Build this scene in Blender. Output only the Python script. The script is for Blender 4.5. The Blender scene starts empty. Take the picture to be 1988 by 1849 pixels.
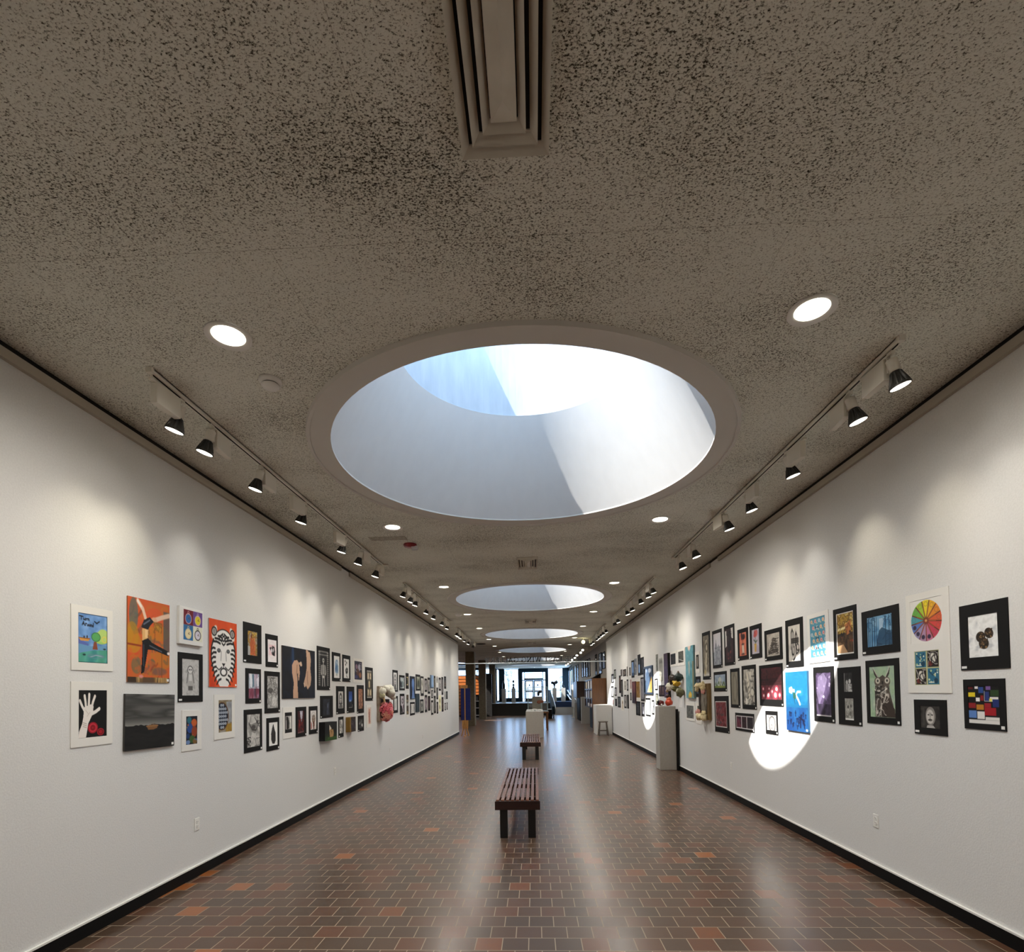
import bpy, bmesh, math, random
import numpy as np
from mathutils import Vector, Matrix

random.seed(7)
SC = bpy.context.scene
COL = SC.collection
PI = math.pi

# ------------------------------------------------------------------ room numbers (metres)
XL, XR = -3.10, 2.92          # gallery walls
H = 3.744                     # ceiling
YB, YW, YF = -4.0, 21.7, 46.5  # back wall, end of the gallery walls, entrance front
SKX, SKY, SKD = -0.08, 4.84, 7.21   # skylight row
SUN = Vector((1.0, 0.5, -1.23)).normalized()

# ------------------------------------------------------------------ colours / materials
def lin(c):
    if isinstance(c, str):
        c = [int(c[i:i + 2], 16) / 255 for i in (0, 2, 4)]
    return [x / 12.92 if x <= .04045 else ((x + .055) / 1.055) ** 2.4 for x in c]

MATS = {}
def mat(name, col, rough=.6, metal=0, emit=None, estr=0, spec=.5):
    if name in MATS:
        return MATS[name]
    m = bpy.data.materials.new(name); m.use_nodes = True
    b = m.node_tree.nodes['Principled BSDF']
    c = lin(col) if isinstance(col, str) else col
    b.inputs['Base Color'].default_value = (*c, 1)
    b.inputs['Roughness'].default_value = rough
    b.inputs['Metallic'].default_value = metal
    b.inputs['Specular IOR Level'].default_value = spec
    if emit is not None:
        b.inputs['Emission Color'].default_value = (*emit, 1)
        b.inputs['Emission Strength'].default_value = estr
    MATS[name] = m
    return m

def nodes(m):
    nt = m.node_tree
    return nt, nt.nodes['Principled BSDF'], (lambda t: nt.nodes.new('ShaderNode' + t)), nt.links.new

def ramp(n, stops, interp='LINEAR'):
    cr = n.color_ramp; cr.interpolation = interp
    while len(cr.elements) > 1:
        cr.elements.remove(cr.elements[-1])
    for i, (p, c) in enumerate(stops):
        e = cr.elements[0] if i == 0 else cr.elements.new(p)
        e.position = p; e.color = (*c, 1) if len(c) == 3 else c

def noisy(name, c1, c2, scale=20, rough=.6, bump=0, stretch=(1, 1, 1), detail=4, spec=.5):
    """two-tone noise material in object space"""
    m = mat(name, c1, rough, spec=spec)
    nt, b, N, L = nodes(m)
    tc = N('TexCoord'); mp = N('Mapping'); no = N('TexNoise'); rp = N('ValToRGB')
    mp.inputs['Scale'].default_value = stretch
    no.inputs['Scale'].default_value = scale; no.inputs['Detail'].default_value = detail
    ramp(rp, [(.35, lin(c1)), (.65, lin(c2))])
    L(tc.outputs['Object'], mp.inputs[0]); L(mp.outputs[0], no.inputs[0])
    L(no.outputs[0], rp.inputs[0]); L(rp.outputs[0], b.inputs['Base Color'])
    if bump:
        bp = N('Bump'); bp.inputs['Strength'].default_value = bump; bp.inputs['Distance'].default_value = .01
        L(no.outputs[0], bp.inputs['Height']); L(bp.outputs[0], b.inputs['Normal'])
    return m

def m_ceiling():
    m = mat('sprayed_fibre', 'a09684', .95, spec=.1)
    nt, b, N, L = nodes(m)
    tc = N('TexCoord'); mp = N('Mapping'); mp.inputs['Scale'].default_value = (.72, 1, 1)
    L(tc.outputs['Object'], mp.inputs[0])
    n1 = N('TexNoise'); n1.inputs['Scale'].default_value = 150; n1.inputs['Detail'].default_value = 2.5
    n1.inputs['Roughness'].default_value = .6; n1.inputs['Distortion'].default_value = .15
    n2 = N('TexNoise'); n2.inputs['Scale'].default_value = 1.3; n2.inputs['Detail'].default_value = 3
    L(mp.outputs[0], n1.inputs[0]); L(mp.outputs[0], n2.inputs[0])
    ad = N('Math'); ad.operation = 'MULTIPLY_ADD'; ad.inputs[1].default_value = .28
    L(n2.outputs[0], ad.inputs[0]); L(n1.outputs[0], ad.inputs[2])
    rp = N('ValToRGB')
    ramp(rp, [(.0, lin('2c2822')), (.455, lin('3e3930')), (.54, lin('aeac9e')), (.62, lin('e2e1d6')), (.8, lin('e9e9df'))])
    L(ad.outputs[0], rp.inputs[0])
    # fine panel joints
    br = N('TexBrick'); br.offset = .5
    br.inputs['Scale'].default_value = 1; br.inputs['Brick Width'].default_value = 1.22
    br.inputs['Row Height'].default_value = 2.44; br.inputs['Mortar Size'].default_value = .002
    br.inputs['Color1'].default_value = (1, 1, 1, 1); br.inputs['Color2'].default_value = (1, 1, 1, 1)
    br.inputs['Mortar'].default_value = (.72, .7, .68, 1)
    L(tc.outputs['Object'], br.inputs[0])
    mx = N('Mix'); mx.data_type = 'RGBA'; mx.blend_type = 'MULTIPLY'; mx.inputs[0].default_value = 1
    L(rp.outputs[0], mx.inputs[6]); L(br.outputs[0], mx.inputs[7])
    L(mx.outputs[2], b.inputs['Base Color'])
    bp = N('Bump'); bp.inputs['Strength'].default_value = .5; bp.inputs['Distance'].default_value = .012
    L(n1.outputs[0], bp.inputs['Height']); L(bp.outputs[0], b.inputs['Normal'])
    return m

def m_floor():
    m = mat('quarry_tile', '4a352a', .3)
    nt, b, N, L = nodes(m)
    tc = N('TexCoord'); mp = N('Mapping'); mp.inputs['Location'].default_value = (-.02, -3.411 + 20 * .1715, 0)
    L(tc.outputs['Object'], mp.inputs[0])
    def brick(c1, c2, mo, ms=.0032):
        br = N('TexBrick'); br.offset = .5; br.inputs['Scale'].default_value = 1
        br.inputs['Brick Width'].default_value = .171; br.inputs['Row Height'].default_value = .1715
        br.inputs['Mortar Size'].default_value = ms; br.inputs['Mortar Smooth'].default_value = .12
        br.inputs['Bias'].default_value = 0
        for k, c in (('Color1', c1), ('Color2', c2), ('Mortar', mo)):
            br.inputs[k].default_value = (*c, 1)
        L(mp.outputs[0], br.inputs[0]); return br
    k = brick((0, 0, 0), (1, 1, 1), (0, 0, 0))
    rp = N('ValToRGB')
    ramp(rp, [(0, lin('48372a')), (.2, lin('50392a')), (.38, lin('4b382b')), (.52, lin('573b2b')), (.68, lin('4f3b2c')),
              (.84, lin('5d3b29')), (.96, lin('6e4228')), (.988, lin('8e5328'))], 'CONSTANT')
    L(k.outputs['Color'], rp.inputs[0])
    no = N('TexNoise'); no.inputs['Scale'].default_value = 16; no.inputs['Detail'].default_value = 5
    L(tc.outputs['Object'], no.inputs[0])
    nr = N('ValToRGB'); ramp(nr, [(.3, (.92, .91, .9)), (.7, (1.06, 1.05, 1.04))])
    L(no.outputs[0], nr.inputs[0])
    mx = N('Mix'); mx.data_type = 'RGBA'; mx.blend_type = 'MULTIPLY'; mx.inputs[0].default_value = 1
    L(rp.outputs[0], mx.inputs[6]); L(nr.outputs[0], mx.inputs[7])
    mo = N('Mix'); mo.data_type = 'RGBA'; L(k.outputs['Fac'], mo.inputs[0])
    L(mx.outputs[2], mo.inputs[6]); mo.inputs[7].default_value = (*lin('988874'), 1)
    L(mo.outputs[2], b.inputs['Base Color'])
    rr = N('Mix'); rr.data_type = 'FLOAT'; L(k.outputs['Fac'], rr.inputs[0]); rr.inputs[3].default_value = .6
    r2 = N('MapRange'); r2.inputs[3].default_value = .3; r2.inputs[4].default_value = .42
    L(no.outputs[0], r2.inputs[0]); L(r2.outputs[0], rr.inputs[2]); L(rr.outputs[0], b.inputs['Roughness'])
    bp = N('Bump'); bp.invert = True; bp.inputs['Strength'].default_value = .25; bp.inputs['Distance'].default_value = .004
    L(k.outputs['Fac'], bp.inputs['Height'])
    b2 = N('Bump'); b2.inputs['Strength'].default_value = .06; b2.inputs['Distance'].default_value = .004
    L(no.outputs[0], b2.inputs['Height']); L(bp.outputs[0], b2.inputs['Normal'])
    L(b2.outputs[0], b.inputs['Normal'])
    iv = N('Math'); iv.operation = 'MULTIPLY_ADD'; iv.inputs[1].default_value = -.75; iv.inputs[2].default_value = .75
    L(k.outputs['Fac'], iv.inputs[0]); L(iv.outputs[0], b.inputs['Coat Weight'])
    b.inputs['Coat Roughness'].default_value = .23; b.inputs['Coat IOR'].default_value = 1.28; b.inputs['Specular IOR Level'].default_value = .2; L(b2.outputs[0], b.inputs['Coat Normal'])
    return m

def m_wood(name, c1, c2, rough=.45, axis=1):
    st = [14, 14, 14]; st[axis] = 1.2
    return noisy(name, c1, c2, 3, rough, 0, st, 5)

def m_glass(name='clear_glass', tint=(1, 1, 1)):
    if name in MATS: return MATS[name]
    m = bpy.data.materials.new(name); m.use_nodes = True
    nt = m.node_tree; nt.nodes.clear()
    N = lambda t: nt.nodes.new('ShaderNode' + t)
    o = N('OutputMaterial'); mx = N('MixShader'); t = N('BsdfTransparent'); g = N('BsdfGlossy'); f = N('Fresnel')
    t.inputs[0].default_value = (*tint, 1); g.inputs['Roughness'].default_value = .02
    nt.nodes.remove(f); mx.inputs[0].default_value = .05
    nt.links.new(t.outputs[0], mx.inputs[1])
    nt.links.new(g.outputs[0], mx.inputs[2]); nt.links.new(mx.outputs[0], o.inputs[0])
    MATS[name] = m; return m

def m_art():
    m = mat('artwork_pigment', (.8, .8, .8), .65, spec=.3)
    nt, b, N, L = nodes(m)
    a = N('VertexColor'); a.layer_name = 'pigment'
    L(a.outputs[0], b.inputs['Base Color']); return m

WALL = noisy('white_wall_paint', 'd9d8d5', 'dfdedb', 90, .85, .14, detail=6, spec=.2)
CEIL = m_ceiling(); FLOOR = m_floor(); GLASS = m_glass(); ART = m_art()
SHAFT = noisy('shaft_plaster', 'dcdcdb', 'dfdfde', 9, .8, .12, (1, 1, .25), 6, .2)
RING = mat('ring_paint', 'cfcbc4', .7)
TRIM = mat('trim_paint', 'b0a899', .6)
WHITE = mat('white_enamel', 'e8e6e0', .4)
OFFW = mat('cream_metal', 'e2ddd0', .45)
BLACK = mat('black_vinyl', '060606', .6, spec=.2)
DARK = mat('dark_recess', '14110e', .9)
MATB = mat('black_mat_board', '171616', .75, spec=.2)
MATW = mat('white_mat_board', 'e6e3dc', .8, spec=.2)
CARD = mat('white_card', 'efeeea', .8, spec=.2)
LAMPBLK = mat('black_lamp_metal', '3c3b38', .42, .3)
GLOW = mat('lamp_glow', 'ffffff', .5, emit=(1, .93, .78), estr=9)
GLOWC = mat('downlight_glow', 'ffffff', .5, emit=(1, .93, .74), estr=7)
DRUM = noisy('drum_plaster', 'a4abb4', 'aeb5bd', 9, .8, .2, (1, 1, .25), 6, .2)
SLAT = m_wood('bench_slat_wood', '5e3a2a', '8a5c46', .25)
APRON = m_wood('bench_apron_wood', '1c0c08', '2c130d', .35, 0)
LEGB = mat('bench_black_paint', '0a0908', .4)
GREYP = noisy('grey_plinth_paint', 'a49f96', 'a8a39a', 30, .75)
WHITEP = noisy('white_plinth_paint', 'd2cfc8', 'd5d2cb', 30, .7)
BROWNC = noisy('brown_brick_column', '71644f', '7d705a', 12, .85)
NAVY = noisy('navy_fabric', '0a1448', '101c5e', 80, .9)
PINE = m_wood('pine_wood', '9a6a35', 'b5813f', .5, 2)
WALNUT = m_wood('walnut_veneer', '4f2f12', '633d19', .4, 2)
DWOOD = m_wood('dark_walnut', '2a140b', '391d10', .4, 2)
FRAME = mat('dark_door_metal', '20262a', .45, .4)
TEAL = mat('dark_teal_metal', '16242a', .75, spec=.2)
BRONZE = mat('dark_bronze', '15161a', .4, .5)
CARPET = noisy('dark_carpet', '2c2b28', '37352f', 90, .95)
BLUEC = noisy('blue_carpet', '24324e', '2c3c5c', 90, .95)
STEEL = mat('white_handrail', 'dfe6ea', .35, .2)

# ------------------------------------------------------------------ object helpers
def tag(o, label=None, cat=None, group=None, kind=None):
    if label: o['label'] = label
    if cat: o['category'] = cat
    if group: o['group'] = group
    if kind: o['kind'] = kind
    return o

def thing(name, label, cat, loc=(0, 0, 0), rz=0, group=None, rot=None):
    o = bpy.data.objects.new(name, None); COL.objects.link(o)
    o.empty_display_size = .1
    o.location = loc; o.rotation_euler = rot if rot else (0, 0, rz)
    return tag(o, label, cat, group)

def copy_tree(o, parent=None):
    c = o.copy(); COL.objects.link(c)
    if parent: c.parent = parent
    for ch in o.children:
        copy_tree(ch, c)
    return c

class MB:
    def __init__(s): s.v = []; s.f = []; s.sm = []
    def add(s, vs, fs, smooth=False):
        k = len(s.v); s.v += [tuple(x) for x in vs]
        s.f += [tuple(i + k for i in f) for f in fs]; s.sm += [smooth] * len(fs); return s
    def box(s, x0, y0, z0, x1, y1, z1):
        vs = [(x, y, z) for z in (z0, z1) for y in (y0, y1) for x in (x0, x1)]
        return s.add(vs, [(0, 2, 3, 1), (4, 5, 7, 6), (0, 1, 5, 4), (2, 6, 7, 3), (0, 4, 6, 2), (1, 3, 7, 5)])
    def rings(s, rs, smooth=True, cap0=True, cap1=True, closed=True):
        n = len(rs[0]); vs = [p for r in rs for p in r]; fs = []
        for i in range(len(rs) - 1):
            for j in range(n if closed else n - 1):
                k = (j + 1) % n
                fs.append((i * n + j, i * n + k, (i + 1) * n + k, (i + 1) * n + j))
        s.add(vs, fs, smooth)
        if cap0: s.add(rs[0], [tuple(reversed(range(n)))])
        if cap1: s.add(rs[-1], [tuple(range(n))])
        return s
    def tube(s, pts, r, n=10, smooth=True, caps=True):
        pts = [Vector(p) for p in pts]; rs = []
        rr = r if isinstance(r, (list, tuple)) else [r] * len(pts)
        for i, p in enumerate(pts):
            d = (pts[min(i + 1, len(pts) - 1)] - pts[max(i - 1, 0)]).normalized()
            a = d.orthogonal().normalized() if i == 0 else (a - d * a.dot(d)).normalized()
            b = d.cross(a)
            rs.append([p + (a * math.cos(t) + b * math.sin(t)) * rr[i] for t in [2 * PI * k / n for k in range(n)]])
        return s.rings(rs, smooth, caps, caps)
    def lathe(s, prof, c=(0, 0, 0), n=24, smooth=True, cap0=True, cap1=True):
        c = Vector(c)
        return s.rings([[c + Vector((r * math.cos(2 * PI * k / n), r * math.sin(2 * PI * k / n), z)) for k in range(n)] for r, z in prof], smooth, cap0, cap1)
    def ell(s, c, rad, nu=14, nv=9, f=None, rot=None):
        c = Vector(c); rs = []
        for i in range(nv + 1):
            th = PI * i / nv; ring = []
            for j in range(nu):
                ph = 2 * PI * j / nu
                d = Vector((math.sin(th) * math.cos(ph), math.sin(th) * math.sin(ph), -math.cos(th)))
                k = f(d) if f else 1
                q = Vector((d.x * rad[0], d.y * rad[1], d.z * rad[2])) * k
                if rot: q = rot @ q
                ring.append(c + q)
            rs.append(ring)
        return s.rings(rs, True, False, False)
    def prism(s, poly, y0, y1):
        """polygon in x,z extruded along y"""
        n = len(poly)
        vs = [(x, y0, z) for x, z in poly] + [(x, y1, z) for x, z in poly]
        fs = [tuple(range(n)), tuple(reversed(range(n, 2 * n)))]
        fs += [(i, i + n, (i + 1) % n + n, (i + 1) % n) for i in range(n)]
        return s.add(vs, fs)
    def build(s, name, m, parent=None, bevel=0, loc=None):
        me = bpy.data.meshes.new(name); me.from_pydata(s.v, [], s.f)
        me.polygons.foreach_set('use_smooth', s.sm); me.materials.append(m); me.update()
        bm = bmesh.new(); bm.from_mesh(me); bmesh.ops.recalc_face_normals(bm, faces=bm.faces); bm.to_mesh(me); bm.free()
        o = bpy.data.objects.new(name, me); COL.objects.link(o)
        if parent: o.parent = parent
        if loc: o.location = loc
        if bevel:
            md = o.modifiers.new('edge', 'BEVEL'); md.width = bevel; md.segments = 2; md.limit_method = 'ANGLE'
        return o

def box(name, m, a, b, parent=None, bevel=0):
    return MB().box(*a, *b).build(name, m, parent, bevel)

def struct(o, label, cat='building part'):
    return tag(o, label, cat, kind='structure')
# ------------------------------------------------------------------ light levels
SPOT_W, CAN_W, SUN_W, SKY_W, EXPO = 14, 200, 11.5, 5.2, 0.2
# ------------------------------------------------------------------ shell
def hole_bay(mb, x0, x1, y0, y1, cx, cy, r, z):
    ang = [2 * PI * k / 64 for k in range(64)] + [math.atan2(y - cy, x - cx) % (2 * PI) for x in (x0, x1) for y in (y0, y1)]
    ang = sorted(set(round(a, 6) for a in ang)); a_in = []; a_out = []
    for a in ang:
        c, s = math.cos(a), math.sin(a)
        t = min([((x1 if c > 0 else x0) - cx) / c if abs(c) > 1e-9 else 1e9, ((y1 if s > 0 else y0) - cy) / s if abs(s) > 1e-9 else 1e9])
        a_in.append((cx + r * c, cy + r * s, z)); a_out.append((cx + t * c, cy + t * s, z))
    n = len(ang)
    mb.add(a_in + a_out, [(i, (i + 1) % n, (i + 1) % n + n, i + n) for i in range(n)])

mb = MB()
edge = SKY - SKD / 2
mb.add([(-3.3, YB - .2, H), (3.12, YB - .2, H), (3.12, edge, H), (-3.3, edge, H)], [(0, 1, 2, 3)])
for k in range(6):
    hole_bay(mb, -3.3, 3.12, edge + k * SKD, edge + (k + 1) * SKD, SKX, SKY + k * SKD, 1.70, H)
ye = edge + 6 * SKD
mb.add([(-3.3, ye, H), (3.12, ye, H), (3.12, YF + .3, H), (-3.3, YF + .3, H)], [(0, 1, 2, 3)])
# side hall: unseen roof openings placed so sun reaches its floor and boards
hole_bay(mb, -12, -3.3, YW - .3, 33.5, -5.51, 30.73, .62, H)
hole_bay(mb, -12, -3.3, 33.5, 39, -5.75, 36.9, .95, H)
mb.add([(-12, 39, H), (-3.3, 39, H), (-3.3, YF + .3, H), (-12, YF + .3, H)], [(0, 1, 2, 3)])
struct(mb.build('ceiling', CEIL), 'dark flecked sprayed fibre ceiling over the gallery', 'ceiling')

mb = MB().box(-12, YB - .2, -.15, 3.12, YF + .3, 0)
struct(mb.build('floor', FLOOR), 'reddish brown quarry tile floor in running bond with pale joints', 'floor')

struct(box('wall_left', WALL, (-3.3, YB, .0), (XL, YW, 3.70)), 'long white gallery wall on the left hung with artworks', 'wall')
struct(box('wall_right', WALL, (XR, YB, .0), (3.12, YW, 3.70)), 'long white gallery wall on the right hung with artworks', 'wall')
struct(box('wall_back', WALL, (-3.3, YB - .2, 0), (3.12, YB, 3.743)), 'white wall closing the gallery behind the viewer', 'wall')
struct(box('wall_left_return', WALL, (-12, YW - .3, 0), (-3.3, YW, 3.743)), 'white return wall of the side hall behind the left gallery wall', 'wall')
struct(box('wall_left_outer', BROWNC, (-12.2, YW - .3, 0), (-12, YF, 3.743)), 'brown brick wall at the far side of the side hall', 'wall')
WALLG = noisy('beige_wall_paint', 'a8a194', 'b0a99c', 60, .85, spec=.2)
struct(box('wall_right_rear', WALLG, (2.95, YW, 0), (3.12, 42.2, 3.743)), 'beige grey wall of the lobby beyond the gallery', 'wall')
mb = MB().box(2.95, 42.2, 0, 3.12, YF, 1.35).box(2.95, 42.2, 3.45, 3.12, YF, 3.743)
struct(mb.build('wall_right_entrance', TEAL), 'dark teal wall under and over the lobby side window', 'wall')

# trims: dark strip coloured as the shade gap + painted angle at the wall head, black base, white reveal bead
n = 0
for side, X, s in (('left', XL, 1), ('right', XR, -1)):
    def bx(name, m, y0, y1, d, z0, z1, lab, cat='trim', dd=0):
        return struct(box(name, m, (min(X + s * dd, X + s * d), y0, z0), (max(X + s * dd, X + s * d), y1, z1)), lab, cat)
    bx('baseboard_' + side, BLACK, YB, YW, .014, 0, .092, 'black vinyl baseboard along the %s gallery wall' % side, 'baseboard')
    n += 1; bx('trim_%d' % n, WHITE, YB, YW, .018, .093, .106, 'thin white bead above the black %s baseboard' % side)
    ys = [YB, 8.45, 8.86, 15.6, 15.75, 20.9, 21.0, YW]
    for i in range(0, 8, 2):
        n += 1; bx('trim_%d' % n, TRIM, ys[i], ys[i + 1], .03, 3.633, 3.695,
                   '%s length of grey painted angle at the head of the %s wall' % (('nearest', 'second', 'third', 'farthest')[i // 2], side))
    n += 1; struct(box('trim_%d' % n, DARK, (min(X, X - s * .18), YB, 3.70), (max(X, X - s * .18), YW, 3.743)),
                   'dark strip coloured as the shade between the %s wall and the ceiling' % side, 'trim')
n += 1; struct(box('trim_%d' % n, TRIM, (XR - .004, 16.85, .11), (XR, 16.87, 3.63)), 'thin vertical panel joint in the right gallery wall', 'trim')
n += 1; struct(box('trim_%d' % n, TRIM, (XL - .02, YW, 0), (XL + .01, YW + .03, 3.70)), 'metal corner bead at the end of the left gallery wall', 'trim')
n += 1; struct(box('trim_%d' % n, WHITE, (XR - .01, YW, 0), (XR + .03, YW + .03, 3.70)), 'white corner bead at the end of the right gallery wall', 'trim')

# ------------------------------------------------------------------ round skylights
ORD = ['nearest', 'second', 'third', 'fourth', 'fifth', 'sixth and farthest']
for k in range(6):
    cy = SKY + k * SKD
    c = (SKX, cy, 0)
    sh = MB().lathe([(1.66, H - .01), (1.12, H + 1.0)], c, 96, True, False, False).build('window_%d' % (k + 1), SHAFT)
    struct(sh, '%s round skylight, a white plaster funnel in the ceiling' % ORD[k], 'skylight')
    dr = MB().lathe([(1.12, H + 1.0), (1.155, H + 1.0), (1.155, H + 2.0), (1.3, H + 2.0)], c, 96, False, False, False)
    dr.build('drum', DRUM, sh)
    rg = MB().lathe([(1.655, H + .0), (1.655, H - .016), (1.81, H - .02), (1.815, H - .03), (1.84, H - .03), (1.845, H + .0)], c, 96, False, False, False)
    rg.build('trim_ring', RING, sh)
    pr = [(1.29 * math.cos(t), H + 2.0 + .3 * math.sin(t)) for t in [PI / 2 * j / 8 for j in range(8)]] + [(.02, H + 2.3)]
    MB().lathe(pr, c, 48, True, False, True).build('glass_dome', GLASS, sh)

# ------------------------------------------------------------------ lobby beyond the gallery
# brick columns
for i, (x, y, w, d) in enumerate(((-3.25, 27.2, .44, .6), (-3.34, 34.3, .44, .6), (-3.13, 39.8, .44, .6))):
    o = thing('brick_column', ('nearest brown brick column behind the blue display board', 'middle brown brick column left of the lobby',
                               'farthest brown brick column beside the raised landing')[i], 'column', (x, y, 0), 0, 'brown columns along the side hall')
    box('shaft', BROWNC, (-w / 2, -d / 2, 0), (w / 2, d / 2, H), o, .01)
# side hall back wall with clerestory and slatted screen
mb = MB().box(-12, 38, 2.93, -3.5, 38.2, 2.96).box(-12, 38, 3.30, -3.5, 38.2, 3.47).box(-12, 38, 3.66, -3.5, 38.2, 3.743)
for x in (-12, -9, -6.6, -4.6, -3.7):
    mb.box(x, 38.0, 2.9, x + .12, 38.2, 3.743)
w = struct(mb.build('window_7', FRAME), 'clerestory window over the slatted wood screen of the side hall', 'window')
box('glass_pane', GLASS, (-12, 38.09, 2.96), (-3.5, 38.1, 3.66), w)
o = thing('slatted_wall', 'orange brown horizontal board wall below the clerestory in the side hall', 'wood screen', (-7.7, 38, 0))
mb = MB()
for i in range(12):
    mb.box(-4.2, -.03, .1 + i * .235, 4.2, .0, .1 + i * .235 + .19)
mb.build('boards', m_wood('orange_boards', 'a8561f', 'c06a28', .5, 0), o)
box('backing', DWOOD, (-4.2, .01, 0), (4.2, .1, 2.92), o)
# shelf unit between the first two columns
o = thing('shelf_unit', 'dark shelf unit with white shelves seen between the first two brown columns', 'shelf', (-4.05, 36.6, 0))
box('carcass', DARK, (-.6, -.2, 0), (.6, .2, 1.55), o)
for z in (.12, .62, 1.08):
    box('shelf', WHITEP, (-.6, -.26, z), (.6, -.2, z + .06), o)
for x, z, h in ((.1, 1.14, .3), (.32, 1.14, .38)):
    tag(MB().box(-4.05 + x - .07, 36.35, z, -4.05 + x + .07, 36.395, z + h).build('binder', mat('grey_binder', '6a6a70', .6)),
        'grey folder standing on the top shelf, %s of two' % ('left' if x < .2 else 'right'), 'folder', 'folders on the dark shelf unit')
# louvred screen between second and third column
o = thing('louvred_screen', 'tall dark louvred screen, slats coloured pale for sunlight, left of the landing', 'screen', (-3.26, 38.1, 0))
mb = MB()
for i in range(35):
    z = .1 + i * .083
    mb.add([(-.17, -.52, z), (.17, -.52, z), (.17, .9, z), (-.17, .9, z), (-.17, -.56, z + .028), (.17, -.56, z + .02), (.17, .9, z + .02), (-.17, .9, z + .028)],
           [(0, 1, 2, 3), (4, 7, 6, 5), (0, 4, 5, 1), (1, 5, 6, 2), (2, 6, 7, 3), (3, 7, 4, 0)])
mb.build('louvres', mat('sun_tone_louvre', '9a8e86', .35), o)  # pale slat colour stands in for sun stripes
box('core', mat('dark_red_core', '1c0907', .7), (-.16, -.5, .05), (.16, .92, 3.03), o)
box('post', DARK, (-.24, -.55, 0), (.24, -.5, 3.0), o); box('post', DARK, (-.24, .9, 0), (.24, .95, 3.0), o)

# raised landing, ramp, railings
mb = MB().box(-3.1, 38.4, 0, 1.12, YF, .88)
struct(mb.build('floor_landing', CARPET), 'raised dark carpeted landing in front of the entrance doors', 'floor')
n += 1; struct(box('trim_%d' % n, mat('landing_edge', '8d97a0', .35), (-3.1, 38.38, .86), (1.12, 40.9, .895)), 'pale polished stone strip on the front edge of the landing', 'trim')
mb = MB().add([(1.12, 38.4, 0), (2.95, 38.4, 0), (2.95, 42.5, .45), (1.12, 42.5, .45), (1.12, 42.5, 0), (2.95, 42.5, 0)],
              [(0, 1, 2, 3), (0, 3, 4), (1, 5, 2), (0, 4, 5, 1)])
struct(mb.build('floor_ramp', noisy('tan_carpet', '6b6155', '766c60', 80, .95)), 'tan carpeted ramp rising toward the right of the entrance', 'floor')
struct(box('floor_upper_landing', BLUEC, (1.12, 42.5, 0), (2.95, YF, .88)), 'blue fronted upper landing beyond the ramp', 'floor')
o = thing('ramp_balustrade', 'dark solid balustrade with white top rail along the left of the ramp', 'railing', (1.16, 38, 0))
mb = MB().add([(x, y, z) for x in (-.09, .09) for y, z in ((-4.5, .25), (-4.5, .75), (4.2, 1.8), (4.2, .9))],
              [(0, 1, 2, 3), (7, 6, 5, 4), (0, 4, 5, 1), (1, 5, 6, 2), (2, 6, 7, 3), (3, 7, 4, 0)])
mb.build('panel', TEAL, o)
MB().tube([(.11, 4.2, 1.86), (.11, -4.2, .84), (.11, -4.7, .78), (.11, -4.75, .5), (.11, -4.5, .45)], .022).build('top_rail', STEEL, o)
for y, z in ((-4.5, .3), (-1.6, .9), (1.4, 1.4), (4.2, 1.8)):
    MB().tube([(0, y, 0), (0, y, z)], .03).build('post', TEAL, o)
for j, (z0, z1, lab) in enumerate(((1.1, 1.83, 'upper white handrail on the right wall of the ramp'), (.76, 1.42, 'lower white handrail on the right wall of the ramp'))):
    o = thing('wall_handrail', lab, 'handrail', (2.8, 36.5, 0), 0, 'handrails on the ramp wall')
    MB().tube([(0, 0, z0), (0, 4.2, z0 + .28), (0, 5.6, z0 + .3), (0, 10, z1)], .035).build('rail', STEEL, o)
    for y, z in ((.3, z0 + .02), (5, z0 + .29), (9.6, z1 - .03)):
        MB().tube([(0, y, z), (.16, y, z - .05)], .015, 6).build('bracket', STEEL, o)

# entrance front
def win(name, x0, x1, z0, z1, bars, label, fr=.06):
    mb = MB().box(x0 - fr, YF - .06, z0 - fr, x0, YF + .06, z1 + fr).box(x1, YF - .06, z0 - fr, x1 + fr, YF + .06, z1 + fr)
    mb.box(x0, YF - .06, z0 - fr, x1, YF + .06, z0).box(x0, YF - .06, z1, x1, YF + .06, z1 + fr)
    for z, t in bars: mb.box(x0, YF - .04, z - t / 2, x1, YF + .04, z + t / 2)
    w = struct(mb.build(name, FRAME), label, 'window')
    box('glass_pane', GLASS, (x0, YF - .004, z0), (x1, YF + .004, z1), w); return w
win('window_8', -2.6, -1.42, 1.2, 3.66, [(1.78, .05)], 'tall bright window left of the entrance doors')
win('window_9', 1.2, 2.42, 1.2, 3.70, [(1.82, .05)], 'tall bright window right of the entrance doors')
mb = MB().box(-3.1, YF - .1, .88, -1.2, YF + .1, 1.14).box(-3.1, YF - .1, .88, -2.66, YF + .1, 3.74).box(-1.36, YF - .12, .88, -1.12, YF + .12, 3.74)
mb.box(1.0, YF - .12, .5, 1.14, YF + .12, 3.74).box(1.1, YF - .1, .5, 2.95, YF + .1, 1.14).box(2.48, YF - .1, .5, 2.95, YF + .1, 3.74)
mb.box(-1.2, YF - .1, 3.46, 1.02, YF + .1, 3.743)
struct(mb.build('wall_entrance', TEAL), 'dark metal framed wall around the entrance doors and windows', 'wall')
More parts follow.
